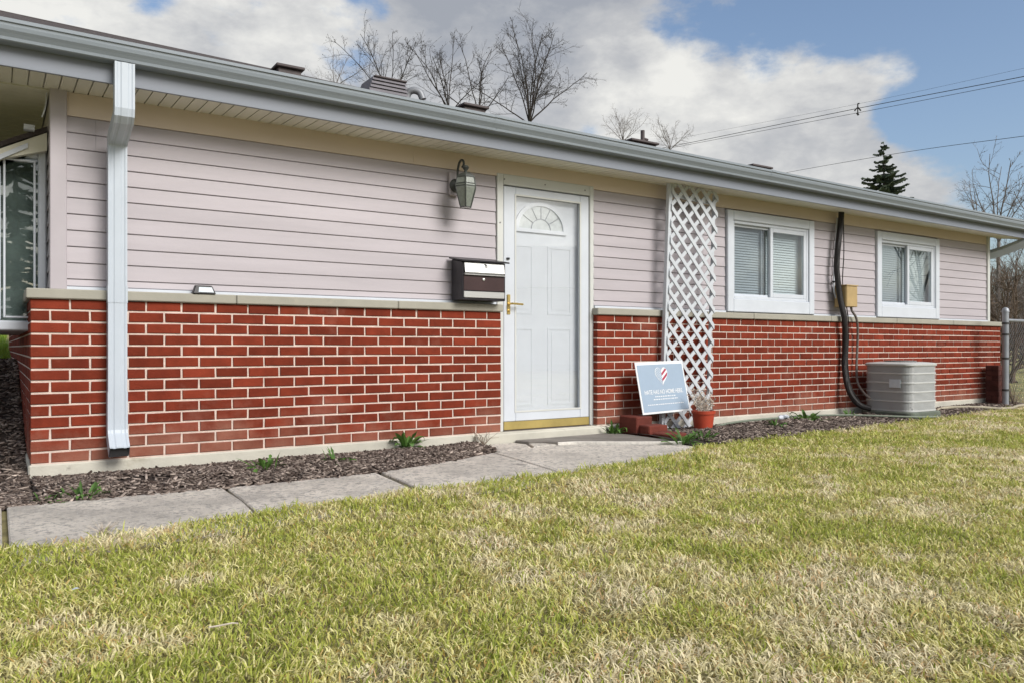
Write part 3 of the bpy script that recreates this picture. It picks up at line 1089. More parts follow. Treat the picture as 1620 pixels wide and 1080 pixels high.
# ------------------------------------------------------------------ windows
def window(x0, x1, z0, z1, name='window'):
    w = MB()
    ya = SID_Y - .030
    ct, cs, cb = .095, .085, .130
    # casing: four butted boards with a back band
    w.box(x0, x0 + cs, ya, SID_Y + .03, z0, z1).box(x1 - cs, x1, ya, SID_Y + .03, z0, z1)
    w.box(x0 + cs, x1 - cs, ya, SID_Y + .03, z1 - ct, z1).box(x0 + cs, x1 - cs, ya + .001, SID_Y + .03, z0, z0 + cb)
    win = w.obj(name, M['white'], house, .006)
    ix0, ix1, iz0, iz1 = x0 + cs, x1 - cs, z0 + cb, z1 - ct
    xm = (ix0 + ix1) / 2 - .02
    fr = MB()
    t = .030
    fr.box(ix0, ix0 + t, SID_Y - .012, .12, iz0, iz1).box(ix1 - t, ix1, SID_Y - .012, .12, iz0, iz1)
    fr.box(ix0 + t, ix1 - t, SID_Y - .012, .12, iz1 - t, iz1).box(ix0 + t, ix1 - t, SID_Y - .012, .12, iz0, iz0 + t)
    fr.obj('window_frame', M['white'], win, .004)

    def sash(a, b, y, st):
        s = MB()
        c, d = iz0 + t + .001, iz1 - t - .001
        s.box(a, a + st, y, y + .025, c, d).box(b - st, b, y, y + .025, c, d).box(a + st, b - st, y, y + .025, d - st, d).box(a + st, b - st, y, y + .025, c, c + st)
        s.obj('sash', M['white'], win, .003)
        MB().box(a + st, b - st, y + .010, y + .014, c + st, d - st).obj('pane', M['glass'], win)
    sash(ix0 + t + .001, xm + .035, .085, .022)
    sash(xm, ix1 - t - .001, .055, .042)
    # blinds behind: slats as one mesh each
    for a, b, m in ((ix0 + t, xm, 'screen'), (xm + .03, ix1 - t - .03, 'blind')):
        bl = MB()
        z = iz0 + t + .02
        while z < iz1 - t - .01:
            bl.add([(a, .135, z), (b, .135, z), (b, .146, z + .0235), (a, .146, z + .0235)], [(0, 1, 2, 3)])
            z += .026
        tag(bl.obj('blind', M[m], win), kind='stuff')
        MB().box(a, b, .150, .155, iz0, iz1).obj('blind_backing', M[m], win)
    # shadowed jamb board between the left blind and the meeting stile
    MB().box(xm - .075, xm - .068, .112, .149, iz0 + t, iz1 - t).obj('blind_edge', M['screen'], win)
    return win


window(*W1)
window(*W2)

# ------------------------------------------------------------------ door
door = MB()
yd = .055
tw = .060
door.box(DX0, DX0 + tw, yd, .16, .087, DZ1).box(DX1 - tw * .75, DX1 - .002, yd, .16, .087, DZ1).box(DX0 + tw, DX1 - tw * .75, yd, .16, DZ1 - .085, DZ1)
door = door.obj('door_frame', M['cream'], house, .005)
for sx, sz in ((3.40, 2.10), (3.80, 2.10), (4.22, 2.10), (3.36, 1.75), (3.36, 1.4), (3.36, .9)):
    MB().lathe([(.006, 0), (.006, .004)], 8).obj('screw', M['vent_grey'], door, loc=(sx, yd, sz), rot=(R(90), 0, 0))
storm = MB()
a, b, c, d = DX0 + tw + .005, DX1 - tw * .75 - .009, .165, DZ1 - .095
g0, g1, gz0, gz1 = 3.512, 4.172, .245, 1.985
ys = .060
storm.box(a, g0, ys, ys + .03, c, d).box(g1, b, ys, ys + .03, c, d).box(g0, g1, ys, ys + .03, gz1, d).box(g0, g1, ys, ys + .03, c, gz0)
storm = storm.obj('storm_door', M['white'], house, .005)
MB().box(g0 - .012, g1 + .012, ys + .014, ys + .018, gz0 - .012, gz1 + .012).obj('door_glass', M['doorglass'], storm)
bd = MB()
for (q0, q1, r0, r1) in ((g0 - .010, g0 + .004, gz0 - .01, gz1 + .01), (g1 - .004, g1 + .010, gz0 - .01, gz1 + .01), (g0 + .004, g1 - .004, gz1 - .004, gz1 + .010), (g0 + .004, g1 - .004, gz0 - .010, gz0 + .004)):
    bd.box(q0, q1, ys - .004, ys + .010, r0, r1)
bd.obj('glass_bead', M['cream'], storm)
MB().box(a, b, ys - .003, ys + .028, .098, .163).obj('kick_plate', M['kick'], storm, .003)
MB().box(a - .01, b + .01, ys - .02, .16, .0855, .0965).obj('threshold', M['vent'], storm)
# brass handle on the left stile
hx, hz = 3.442, 1.105
hd = MB().box(hx - .016, hx + .016, ys - .008, ys, hz - .085, hz + .075).obj('handle', M['brass'], storm, .004)
MB().tube(smoothpath([(hx, ys - .008, hz), (hx, ys - .045, hz), (hx + .02, ys - .055, hz), (hx + .105, ys - .055, hz - .004)], 4), .0085, 8).obj('handle_lever', M['brass'], hd, smooth=True)
MB().lathe([(.009, 0), (.009, .008), (.006, .010)], 10).obj('door_lock', M['brass'], hd, loc=(hx, ys - .008, hz - .055), rot=(R(90), 0, 0))
# closer tube at the latch side
MB().box(DX0 + tw + .03, DX0 + tw + .055, ys - .012, ys - .001, 1.46, 1.475).obj('door_closer', M['black'], storm)
# inner door with fanlight and pressed panels
yi = .118
entry = MB().box(a - .01, b + .01, yi, .158, .10, d + .01).obj('entry_door', M['doorwhite'], house, .003)
fx, fz, fw, fh = 3.800, 1.735, .262, .225


def arch(mb, w0, h0, w1, h1, y0, y1, n=20):
    vs, fs = [], []
    for i in range(n + 1):
        t = math.pi * i / n
        cs_, sn = math.cos(t), math.sin(t)
        vs += [(fx + w0 * cs_, y0, fz + h0 * sn), (fx + w1 * cs_, y0, fz + h1 * sn), (fx + w0 * cs_, y1, fz + h0 * sn), (fx + w1 * cs_, y1, fz + h1 * sn)]
    for i in range(n):
        k = i * 4
        fs += [(k, k + 4, k + 5, k + 1), (k + 1, k + 5, k + 7, k + 3), (k, k + 2, k + 6, k + 4)]
    return mb.add(vs, fs)


fan = arch(MB(), fw - .035, fh - .03, fw, fh, yi - .016, yi)
fan.box(fx - fw, fx + fw, yi - .016, yi, fz - .030, fz)
fan = fan.obj('fanlight', M['doorwhite'], entry)
n = 20
MB().add([(fx, yi - .004, fz)] + [(fx + (fw - .034) * math.cos(math.pi * i / n), yi - .004, fz + (fh - .03) * math.sin(math.pi * i / n)) for i in range(n + 1)], [(0, i + 1, i + 2) for i in range(n)]).obj('fanlight_glass', M['leadglass'], fan)
cam_ = MB()
arch(cam_, .095, .085, .101, .091, yi - .009, yi - .0045)
for ang in (35, 65, 90, 115, 145):
    t = R(ang)
    cam_.tube([(fx + .098 * math.cos(t), yi - .007, fz + .088 * math.sin(t)), (fx + (fw - .04) * math.cos(t), yi - .007, fz + (fh - .035) * math.sin(t))], .003, 4)
cam_.obj('leading', M['galv'], fan)
for (p0, p1, q0, q1) in ((3.47, 3.72, 1.03, 1.60), (3.87, 4.12, 1.03, 1.60), (3.47, 3.72, .28, .92), (3.87, 4.12, .28, .92)):
    mb = MB()
    mb.box(p0, p1, yi - .003, yi, q0, q0 + .016).box(p0, p1, yi - .003, yi, q1 - .016, q1).box(p0, p0 + .016, yi - .0025, yi, q0 + .016, q1 - .016).box(p1 - .016, p1, yi - .0025, yi, q0 + .016, q1 - .016)
    mb.box(p0 + .04, p1 - .04, yi - .0022, yi, q0 + .04, q1 - .04)
    mb.obj('door_panel', M['doorwhite'], entry)

# ------------------------------------------------------------------ box bay on the side wall
bay = MB()
by0, by1 = .40, 2.6
bx0, bx1 = -.02, .262
bz0, bz1 = .86, 1.975
bt = .045
# front-facing side light of the bay: frame of four butted members
bay.box(bx0 - .02, bx0 + bt, by0, by0 + .07, bz0 + .06, bz1).box(bx1 - bt, bx1, by0, by0 + .07, bz0 + .06, bz1)
bay.box(bx0 + bt, bx1 - bt, by0, by0 + .07, bz1 - .06, bz1).box(bx0 - .02, bx1, by0, by0 + .07, bz0 - .0, bz0 + .059)
bay = bay.obj('bay_window', M['white'], house, .008)
MB().box(bx0 + bt + .012, bx0 + bt + .024, by0 - .006, by0 + .02, bz0 + .075, bz1 - .075).box(bx1 - bt - .024, bx1 - bt - .012, by0 - .006, by0 + .02, bz0 + .075, bz1 - .075).box(bx0 + bt + .024, bx1 - bt - .024, by0 - .006, by0 + .02, bz1 - .087, bz1 - .075).box(bx0 + bt + .024, bx1 - bt - .024, by0 - .006, by0 + .02, bz0 + .075, bz0 + .087).obj('sash', M['white'], bay, .003)
MB().box(bx0 + bt, bx1 - bt, by0 + .022, by0 + .027, bz0 + .059, bz1 - .06).obj('pane', M['bayglass'], bay)
MB().box(bx0 + .03, bx1, by0 + .16, by0 + .17, bz0 + .05, bz1).obj('curtain', M['curtain'], bay)
MB().box(bx0 - .02, bx1, by0 + .0705, by1, bz0, bz0 + .055).box(bx0 - .02, bx0 + .02, by0 + .0705, by1, bz0 + .056, bz0 + .13).box(bx0 - .02, bx0 + .02, by0 + .0705, by1, bz1 - .1, bz1).box(bx0 - .02, bx0 + .02, by1 - .1, by1, bz0 + .131, bz1 - .101).box(bx0 + .021, bx1, by0 + .0705, by1, bz1 - .03, bz1).obj('bay_body', M['white'], bay)
MB().box(bx0 - .002, bx0 + .002, by0 + .0705, by1 - .1, bz0 + .131, bz1 - .101).obj('pane', M['bayglass'], bay)
# hood: sloping shingled roof over the bay with a pale edge board
hood = MB().add([(bx1, by0 - .07, 2.105), (bx1, by1 + .1, 2.105), (bx0 - .30, by1 + .1, 1.80), (bx0 - .30, by0 - .07, 1.80),
                 (bx1, by0 - .07, 2.075), (bx1, by1 + .1, 2.075), (bx0 - .30, by1 + .1, 1.77), (bx0 - .30, by0 - .07, 1.77)],
                [(0, 1, 2, 3), (4, 7, 6, 5), (0, 3, 7, 4), (3, 2, 6, 7), (2, 1, 5, 6)]).obj('bay_roof', M['shingle'], bay)
MB().add([(bx1 - .10, by0 - .075, 1.990), (bx1 - .10, by0 - .075, 1.960), (bx0 - .27, by0 - .075, 1.675), (bx0 - .27, by0 - .075, 1.705),
          (bx1 - .10, by0 - .060, 1.990), (bx1 - .10, by0 - .060, 1.960), (bx0 - .27, by0 - .060, 1.675), (bx0 - .27, by0 - .060, 1.705)],
         [(0, 1, 2, 3), (4, 7, 6, 5), (0, 3, 7, 4), (1, 5, 6, 2), (0, 4, 5, 1), (3, 2, 6, 7)]).obj('bay_fascia', M['white'], bay)
MB().add([(bx1, by0 - .055, 2.07), (bx1, by0 - .055, 1.96), (bx0 - .25, by0 - .055, 1.78), (bx1, by0 + .0, 2.06), (bx1, by0 - .0, 1.96), (bx0 - .25, by0 - .0, 1.78)], [(0, 1, 2), (1, 4, 5, 2)]).obj('bay_soffit', M['soffit'], bay)
MB().add([(bx1, by0 + .001, 2.07), (bx1, by0 + .001, bz1 - .002), (bx0 - .05, by0 + .001, bz1 - .002), (bx0 - .05, by0 + .001, 1.80)], [(0, 1, 2, 3)]).obj('bay_cheek', M['soffit'], bay)
MB().box(bx0 + .16, bx0 + .215, by0 - .12, by0 - .06, 2.06, 2.09).obj('hook', M['white'], bay)
MB().tube(smoothpath([(.25, .12, 2.25), (.245, .10, 2.18), (.235, .08, 2.13), (.225, .1, 2.10)], 4), .004, 5).obj('drip_wire', M['white'], bay)

# ------------------------------------------------------------------ things on and by the wall
# wall lantern
lx, ly = 2.935, -.135
lan = empty('wall_lantern', (lx, SID_Y - .02, 1.80), label='carriage lantern with bronze scroll arm on the siding beside the door', cat='lamp')
lo = lambda mb, n, m, **k: mb.obj(n, M[m], lan, **k)
oy = ly - (SID_Y - .02)
lo(MB().box(-.045, .045, -.018, .012, .115, .295), 'mounting_block', 'post', bevel=.008)
lo(MB().lathe([(.0, 0), (.05, 0), (.052, .008), (.040, .022), (.015, .030)], 14), 'back_plate', 'bronze', smooth=True, loc=(0, -.018, .19), rot=(R(90), 0, 0))
lo(MB().tube(smoothpath([(0, -.03, .20), (0, -.055, .23), (0, -.06, .30), (0, -.085, .355), (0, -.125, .365), (0, -.150, .345), (0, -.145, .318), (0, -.125, .312)], 5), [.009] * 35 + [.006], 7), 'arm', 'bronze', smooth=True)
lo(MB().lathe([(.0, .318), (.018, .312), (.026, .298), (.018, .284), (.012, .276), (.012, .262)], 12, (0, oy, 0)), 'knob', 'bronze', smooth=True)
n8 = 6
capp = [(.0, .266), (.022, .262), (.066, .238), (.074, .222)]
lo(MB().lathe(capp, n8, (0, oy, 0)), 'cap', 'bronze')
shade = [(.072, .222), (.084, .160), (.083, .140), (.042, .000)]
lo(MB().lathe(shade, n8, (0, oy, 0)), 'shade_glass', 'lampglass')
for j in range(n8):
    t = 2 * math.pi * j / n8
    lo(MB().tube([(r * 1.01 * math.cos(t), oy + r * 1.01 * math.sin(t), z) for r, z in shade], .0048, 5), 'rib', 'bronze')
for zb, rb in ((.221, .074), (.172, .084), (.154, .0850), (.002, .043)):
    lo(MB().lathe([(rb - .004, -.003), (rb + .002, -.003), (rb + .002, .003), (rb - .004, .003)], n8, (0, oy, zb), caps=False), 'band', 'bronze')

# mailbox
mx0, mx1, my0, my1 = 2.912, 3.298, -.120, .045
mz0, mz1 = 1.112, 1.405
mail = empty('mailbox', (mx0, my1, mz0), label='black wall mailbox with silver flap hung beside the white door', cat='mailbox')
w_, d_, h_ = mx1 - mx0, my1 - my0, mz1 - mz0
mo = lambda mb, n, m, **k: mb.obj(n, M[m], mail, **k)
mo(MB().add([(0, 0, 0), (w_, 0, 0), (w_, -d_, 0), (0, -d_, 0), (0, 0, h_ + .025), (w_, 0, h_ + .025), (w_, -d_, h_ - .004), (0, -d_, h_ - .004)],
            [(3, 2, 1, 0), (4, 5, 6, 7), (0, 1, 5, 4), (1, 2, 6, 5), (2, 3, 7, 6), (3, 0, 4, 7)]), 'mailbox_body', 'mail', bevel=.005)
mo(MB().add([(-.022, .0, h_ + .028), (w_ + .022, .0, h_ + .028), (w_ + .022, -d_ - .028, h_ - .006), (-.022, -d_ - .028, h_ - .006),
             (-.022, .0, h_ + .040), (w_ + .022, .0, h_ + .040), (w_ + .022, -d_ - .028, h_ + .006), (-.022, -d_ - .028, h_ + .006)],
            [(3, 2, 1, 0), (4, 5, 6, 7), (0, 1, 5, 4), (1, 2, 6, 5), (2, 3, 7, 6), (3, 0, 4, 7)]), 'lid', 'mail', bevel=.003)
mo(MB().add([(.018, -d_ - .003, h_ - .098), (w_ - .018, -d_ - .003, h_ - .098), (w_ - .018, -d_ - .018, h_ - .085), (.018, -d_ - .018, h_ - .085),
             (w_ - .018, -d_ - .006, h_ - .012), (.018, -d_ - .006, h_ - .012)], [(0, 1, 2, 3), (3, 2, 4, 5)]), 'mail_flap', 'steel')
mo(MB().box(.014, w_ - .014, -d_ - .022, -d_ - .002, h_ - .106, h_ - .098), 'flap_lip', 'steel', bevel=.002)
mo(MB().box(.014, w_ - .014, -d_ - .005, -d_ + .002, .072, h_ - .110), 'mail_door', 'maildoor', bevel=.002)
mo(MB().box(.012, w_ - .014, -d_ - .009, -d_ - .001, .018, .066), 'steel_strip', 'steel', bevel=.002)
mo(MB().lathe([(.011, 0), (.011, .006), (.004, .008)], 12), 'keyhole_lock', 'steel', loc=(w_ * .48, -d_ - .005, h_ - .135), rot=(R(90), 0, 0))
mo(MB().tube([(w_ * .50, -d_ - .008, h_ - .018), (w_ * .53, -d_ - .021, h_ - .03), (w_ * .535, -d_ - .021, h_ - .045)], .004, 5), 'flap_pull', 'mail')

# solar light on the ledge
sl = empty('solar_light', (1.10, -.006, LEDGE1), label='small black solar light sitting on the pale stone ledge', cat='light')
MB().add([(-.070, -.03, 0), (.070, -.03, 0), (.070, .03, 0), (-.070, .03, 0), (-.050, -.008, .052), (.050, -.008, .052), (.050, .03, .056), (-.050, .03, .056)],
         [(3, 2, 1, 0), (4, 5, 6, 7), (0, 1, 5, 4), (1, 2, 6, 5), (2, 3, 7, 6), (3, 0, 4, 7)]).obj('light_body', M['black'], sl, .004)
MB().add([(-.036, -.0285, .010), (.056, -.0285, .010), (.046, -.014, .042), (-.030, -.014, .042), (-.036, -.02, .010), (.056, -.02, .010), (.046, -.006, .042), (-.030, -.006, .042)],
         [(0, 1, 2, 3), (4, 7, 6, 5), (0, 4, 5, 1), (1, 5, 6, 2), (2, 6, 7, 3), (3, 7, 4, 0)]).obj('light_lens', M['label'], sl)

# trellis: two layers of diagonal slats on a side post
tl0, tl1 = Vector((5.000, -.115, .045)), Vector((5.112, -.095, 2.245))
trel = empty('trellis', (4.995, -.09, .02), label='tall white diagonal lattice trellis leaning on the wall behind the sign', cat='trellis')
TW, TH = .610, 2.225
trel.rotation_euler = (0, R(2.55), 0)
yA = 0.0
post = MB().box(-.012, .030, .004, .045, .0, TH + .03).obj('post', M['lattice'], trel, .003)
MB().box(TW - .03, TW - .004, .016, .04, .25, TH - .02).obj('post', M['lattice'], trel, .003)
MB().box(.031, TW - .031, .0165, .038, TH - .12, TH - .085).obj('rail', M['lattice'], trel, .003)


def clip_slat(c, sgn, half):
    """band |z - sgn*x - c| < half*sqrt2 inside the panel rectangle"""
    poly = [(0.012, .02), (TW, .02), (TW, TH), (0.012, TH)]
    for side_ in (1, -1):
        out = []
        f = lambda p: side_ * (p[1] - sgn * p[0] - c) - half * math.sqrt(2)
        for i in range(len(poly)):
            a, b = poly[i], poly[(i + 1) % len(poly)]
            fa, fb = f(a), f(b)
            if fa <= 0:
                out.append(a)
            if fa * fb < 0:
                t = fa / (fa - fb)
                out.append((a[0] + (b[0] - a[0]) * t, a[1] + (b[1] - a[1]) * t))
        poly = out
        if len(poly) < 3:
            return None
    return poly


STEP = .1505
for sgn, y0, y1 in ((-1, -.010, -.0025), (1, -.002, .0055)):
    c = -TW * (sgn > 0) + .06
    while c < TH + TW:
        p = clip_slat(c, sgn, .0170)
        if p and len(p) >= 3:
            n = len(p)
            wob = random.uniform(-.0012, .0004)
            MB().add([(x, y0 + wob, z) for x, z in p] + [(x, y1, z) for x, z in p], [tuple(range(n)), tuple(range(n, 2 * n))[::-1]] + [(i, i + n, (i + 1) % n + n, (i + 1) % n) for i in range(n)]).obj('slat', M['lattice'], trel)
        c += STEP

# yard sign leaning on the brick and the trellis
SGN_TL, SGN_TR, SGN_BL = Vector((4.655, -.150, .628)), Vector((5.245, -.130, .640)), Vector((4.612, -.245, .185))
ex = (SGN_TR - SGN_TL)
SW, SH = ex.length, (SGN_TL - SGN_BL).length
ex.normalize()
ez = (SGN_TL - SGN_BL)
ez = (ez - ex * ez.dot(ex)).normalized()
ey = ez.cross(ex)
sign = empty('yard_sign', SGN_BL, label='pale blue yard sign with a flag heart leaning against the white lattice', cat='sign')
sign.matrix_world = Matrix((ex, ey, ez)).transposed().to_4x4()
sign.location = SGN_BL
so = lambda mb, n, m, **k: mb.obj(n, M[m], sign, **k)
so(MB().box(0, SW, 0, .006, 0, SH), 'sign_board', 'signwhite', bevel=.001)
so(MB().box(.018, SW - .016, -.002, -.0002, .018, SH - .026), 'sign_face', 'signblue')


def heart(cx, cz, s, n=40):
    pts = []
    for i in range(n):
        t = 2 * math.pi * i / n
        pts.append((cx + s * 16 * math.sin(t) ** 3 / 17, cz + s * (13 * math.cos(t) - 5 * math.cos(2 * t) - 2 * math.cos(3 * t) - math.cos(4 * t)) / 14.5))
    return pts


def flat(name, polys, y, mat):
    mb = MB()
    for p in polys:
        mb.add([(x, y, z) for x, z in p], [tuple(range(len(p)))])
    return mb.obj(name, M[mat], sign)


def clip(poly, nx_, nz_, d):
    out = []
    f = lambda p: p[0] * nx_ + p[1] * nz_ - d
    for i in range(len(poly)):
        a, b = poly[i], poly[(i + 1) % len(poly)]
        fa, fb = f(a), f(b)
        if fa <= 0:
            out.append(a)
        if fa * fb < 0:
            t = fa / (fa - fb)
            out.append((a[0] + (b[0] - a[0]) * t, a[1] + (b[1] - a[1]) * t))
    return out


hcx, hcz, hs = SW * .505, SH * .735, .082
HP = heart(hcx, hcz, hs)
flat('heart', [HP], -.0028, 'signwhite')
leftp = clip(heart(hcx, hcz, hs * .93), 1, 0, hcx)
flat('heart_field', [leftp], -.0034, 'signblue')
stars = []
for i in range(6):
    for j in range(7):
        cx, cz = hcx - hs * .12 - i * .0135, hcz + hs * .62 - j * .0165 - (i % 2) * .008
        inside = abs(cx - hcx) < hs * .82 and cz - hcz > -hs * .9 + abs(cx - hcx) * 1.05 and cz - hcz < hs * .75
        if inside:
            stars.append([(cx + (.0058 if k % 2 == 0 else .0026) * math.sin(k * math.pi / 5), cz + (.0058 if k % 2 == 0 else .0026) * math.cos(k * math.pi / 5)) for k in range(10)])
flat('heart_stars', stars, -.0040, 'signwhite')
rightp = clip(heart(hcx, hcz, hs * .95), -1, 0, -hcx)
strs = []
nrm = Vector((-.62, .785))
for k in range(-4, 5, 2):
    d0 = hcx * nrm.x + hcz * nrm.y + (k - .35) * .0195
    p = clip(clip(rightp, nrm.x, nrm.y, d0 + .0195), -nrm.x, -nrm.y, -d0)
    if len(p) > 2:
        strs.append(p)
flat('heart_stripes', strs, -.0036, 'signred')


def lettering(name, text, x, z, size, y=-.0030, mat='signwhite', parent=sign, width=None):
    cu = bpy.data.curves.new(name, 'FONT')
    cu.body = text
    cu.size = size
    cu.align_x = 'CENTER'
    cu.extrude = .0002
    cu.offset = .0006
    ob = bpy.data.objects.new(name, cu)
    COL.objects.link(ob)
    dg = bpy.context.evaluated_depsgraph_get()
    me = bpy.data.meshes.new_from_object(ob.evaluated_get(dg))
    xs_ = [v.co.x for v in me.vertices]
    wd = max(xs_) - min(xs_)
    COL.objects.unlink(ob)
    bpy.data.objects.remove(ob)
    me.materials.clear()
    me.materials.append(M[mat])
    o = link(name, me, parent, (x, y, z), (R(90), 0, 0))
    if width:
        o.scale = (width / wd, 1, 1)
    return o


lettering('lettering', 'HATE HAS NO HOME HERE.', SW * .50, SH * .375, .052, width=SW * .80)
# small print too fine to read: rows of short marks
for zrow, x0_, x1_, hh in ((.315, .30, .72, .008), (.262, .26, .76, .008), (.165, .13, .40, .007), (.165, .42, .88, .007)):
    polys, xx = [], SW * x0_
    while xx < SW * x1_:
        l = random.uniform(.008, .028)
        polys.append([(xx, SH * zrow), (xx + l, SH * zrow), (xx + l, SH * zrow + hh), (xx, SH * zrow + hh)])
        xx += l + .007
    flat('small_print', polys, -.0030, 'signwhite')

# red edging bricks stepping down beside the apron
for (bx, by_, bz, dims, rzd, lab) in (
        (4.575, -.19, .012, (.20, .20, .165), 6, 'tallest red edging brick, against the wall under the sign'),
        (4.605, -.375, .008, (.19, .16, .105), -8, 'middle red edging brick between the tall one and the low one'),
        (4.610, -.565, .004, (.185, .21, .060), 12, 'lowest red edging brick, next to the leafy weed on the pavement edge')):
    o = MB().box(-dims[0] / 2, dims[0] / 2, -dims[1] / 2, dims[1] / 2, 0, dims[2]).obj('edging_brick', M['paver'], None, .008, loc=(bx, by_, bz), rot=(R(random.uniform(-2, 2)), R(random.uniform(-3, 3)), R(rzd)))
    tag(o, lab, 'brick', 'red edging bricks by the door apron')

# flower pot with a dead plant
px_, py_ = 5.235, -.345
pot = empty('flower_pot', (px_, py_, .02), label='red plastic flower pot with a dead twiggy plant on the mulch', cat='flower pot')
MB().lathe([(.0, 0), (.078, 0), (.096, .155), (.104, .155), (.106, .182), (.096, .184), (.090, .150), (.0, .150)], 24).obj('pot', M['terracotta'], pot, smooth=True)
MB().lathe([(.0, .152), (.088, .152)], 20, caps=False).obj('potting_soil', M['soil'], pot)
dead = MB()
for i in range(34):
    a, l = random.uniform(0, 6.28), random.uniform(.12, .24)
    t = random.uniform(.05, .65)
    r0 = random.uniform(0, .05)
    p = [(r0 * math.cos(a), r0 * math.sin(a), .15)]
    for k in range(1, 5):
        p.append((p[-1][0] + math.cos(a) * math.sin(t) * l / 4 + random.gauss(0, .009), p[-1][1] + math.sin(a) * math.sin(t) * l / 4 + random.gauss(0, .009), p[-1][2] + math.cos(t) * l / 4))
    dead.tube(p, [.0030, .0026, .0022, .0018, .0012], 4)
    for k in range(2, 5):
        for _ in range(2):
            q = Vector(p[k])
            dv = Vector((random.gauss(0, 1), random.gauss(0, 1), random.gauss(.2, 1))).normalized()
            dead.add([q, q + dv * .030 + Vector((0, 0, .006)), q + dv * .034, q + dv * .028 - Vector((0, 0, .006))], [(0, 1, 2, 3)])
dead.obj('dead_plant', M['twigpale'], pot)


# weeds: rosettes whose leaves are parts
def leaf_mesh(L_, w_, curl, toothed):
    vs, fs = [], []
    nseg = 6
    for i in range(nseg + 1):
        t = i / nseg
        w = w_ * math.sin(math.pi * min(1, t * .93 + .06)) ** .8 * (1 if not toothed or i % 2 == 0 else .55)
        x = L_ * t * math.cos(curl * t)
        z = L_ * t * math.sin(.9 - curl * t) * .8
        vs += [(x, -w, z + w * .25), (x, 0, z), (x, w, z + w * .25)]
    for i in range(nseg):
        k = i * 3
        fs += [(k, k + 3, k + 4, k + 1), (k + 1, k + 4, k + 5, k + 2)]
    me = bpy.data.meshes.new('leaf')
    me.from_pydata(vs, [], fs)
    me.materials.append(M['leaf'])
    return me


LEAVES = [leaf_mesh(.11, .013, .7, True), leaf_mesh(.13, .016, 1.0, True), leaf_mesh(.09, .012, .5, False), leaf_mesh(.10, .010, .3, True)]


def weed(x, y, size, n, label, lift=.012, spread=1.0):
    size *= 1.25
    w = empty('weed', (x, y, float(ground_z(x, y)) + lift), label=label, cat='weed', group='green weeds along the foundation')
    for i in range(n):
        me = random.choice(LEAVES)
        a = 6.283 * i / n * 2.4 + random.uniform(-.3, .3)
        r = random.uniform(0, .045) * spread
        o = link('leaf', me, w, (r * math.cos(a), r * math.sin(a), random.uniform(0, .01)), (random.gauss(0, .2), random.uniform(-.75, .45), a))
        s = size * random.uniform(.7, 1.25)
        o.scale = (s, s, s)


weed(2.49, -.055, 1.22, 34, 'large bright green weed against the foundation left of the door', .035)
weed(4.40, -.11, 1.05, 26, 'dark green weed beside the tallest edging brick', .012)
weed(4.47, -.86, 1.0, 30, 'bright green weed at the end of the pavement by the lowest edging brick', .010, 2.0)
weed(5.95, -.55, .75, 20, 'small weed in the mulch just beyond the red flower pot', .035, 1.8)
weed(6.65, -.38, 1.15, 34, 'spreading green weed in the mulch halfway to the air conditioner', .035, 2.2)
weed(7.45, -.30, .75, 14, 'small yellowish weed by the foundation close to the air conditioner', .03)
weed(1.35, -.50, .75, 20, 'thin green weed in the mulch nearest the downspout side of the brick wall', .035, 1.6)
weed(1.78, -.52, .75, 20, 'weed in the mulch beside the pavement joint left of the large bright weed', .035, 1.5)
weed(.36, -.80, .62, 26, 'low green weed on the pavement edge left of the downspout', .012, 2.2)
weed(.20, -.82, .45, 12, 'tiny weed on the pavement edge nearest the house corner', .012)
weed(4.75, -.80, .7, 22, 'low dark weed between pavement end and red flower pot', .02, 1.8)
# dead sprigs
sp = MB()
for i in range(14):
    a = random.uniform(0, 6.28)
    sp.tube([(0, 0, 0), (.05 * math.cos(a), .05 * math.sin(a), random.uniform(.03, .08)), (.12 * math.cos(a + .3), .12 * math.sin(a + .3), random.uniform(.04, .15))], [.003, .002, .001], 4)
tag(sp.obj('dead_weed', M['twig'], None, loc=(3.10, -.12, .015)), 'brown dead weed lying at the left end of the door step', 'weed')
sp = MB()
for i in range(60):
    a, t = random.uniform(0, 6.28), random.uniform(.1, .9)
    sp.tube([(0, 0, 0), (.03 * math.cos(a) * t, .03 * math.sin(a) * t, .03), (.075 * math.cos(a) * t, .075 * math.sin(a) * t, random.uniform(.03, .065))], [.0014, .001, .0005], 3)
tag(sp.obj('dry_tuft', M['twigpale'], None, loc=(.36, -1.70, .0)), 'dry brown grass tuft on the pavement edge near the camera', 'grass tuft')

# things lying in the grass
tag(MB().tube([(-.038, 0, .0), (-.012, .006, -.003), (.022, .002, -.001), (.038, .006, -.006)], [.0022, .0026, .0022, .0015], 5).obj('dry_stick', M['twigpale'], None, loc=(.50, -3.10, .034)), 'short pale dry stick lying on the lawn near the camera', 'stick')
tag(MB().add([(-.010, -.006, 0), (.0, -.008, .003), (.011, 0, .001), (.002, .007, .004), (-.008, .005, .001)], [(0, 1, 2, 3, 4)]).obj('dead_leaf', M['label'], None, loc=(.20, -2.55, .036)), 'single whitish dead leaf lying on the lawn by the pavement', 'leaf')

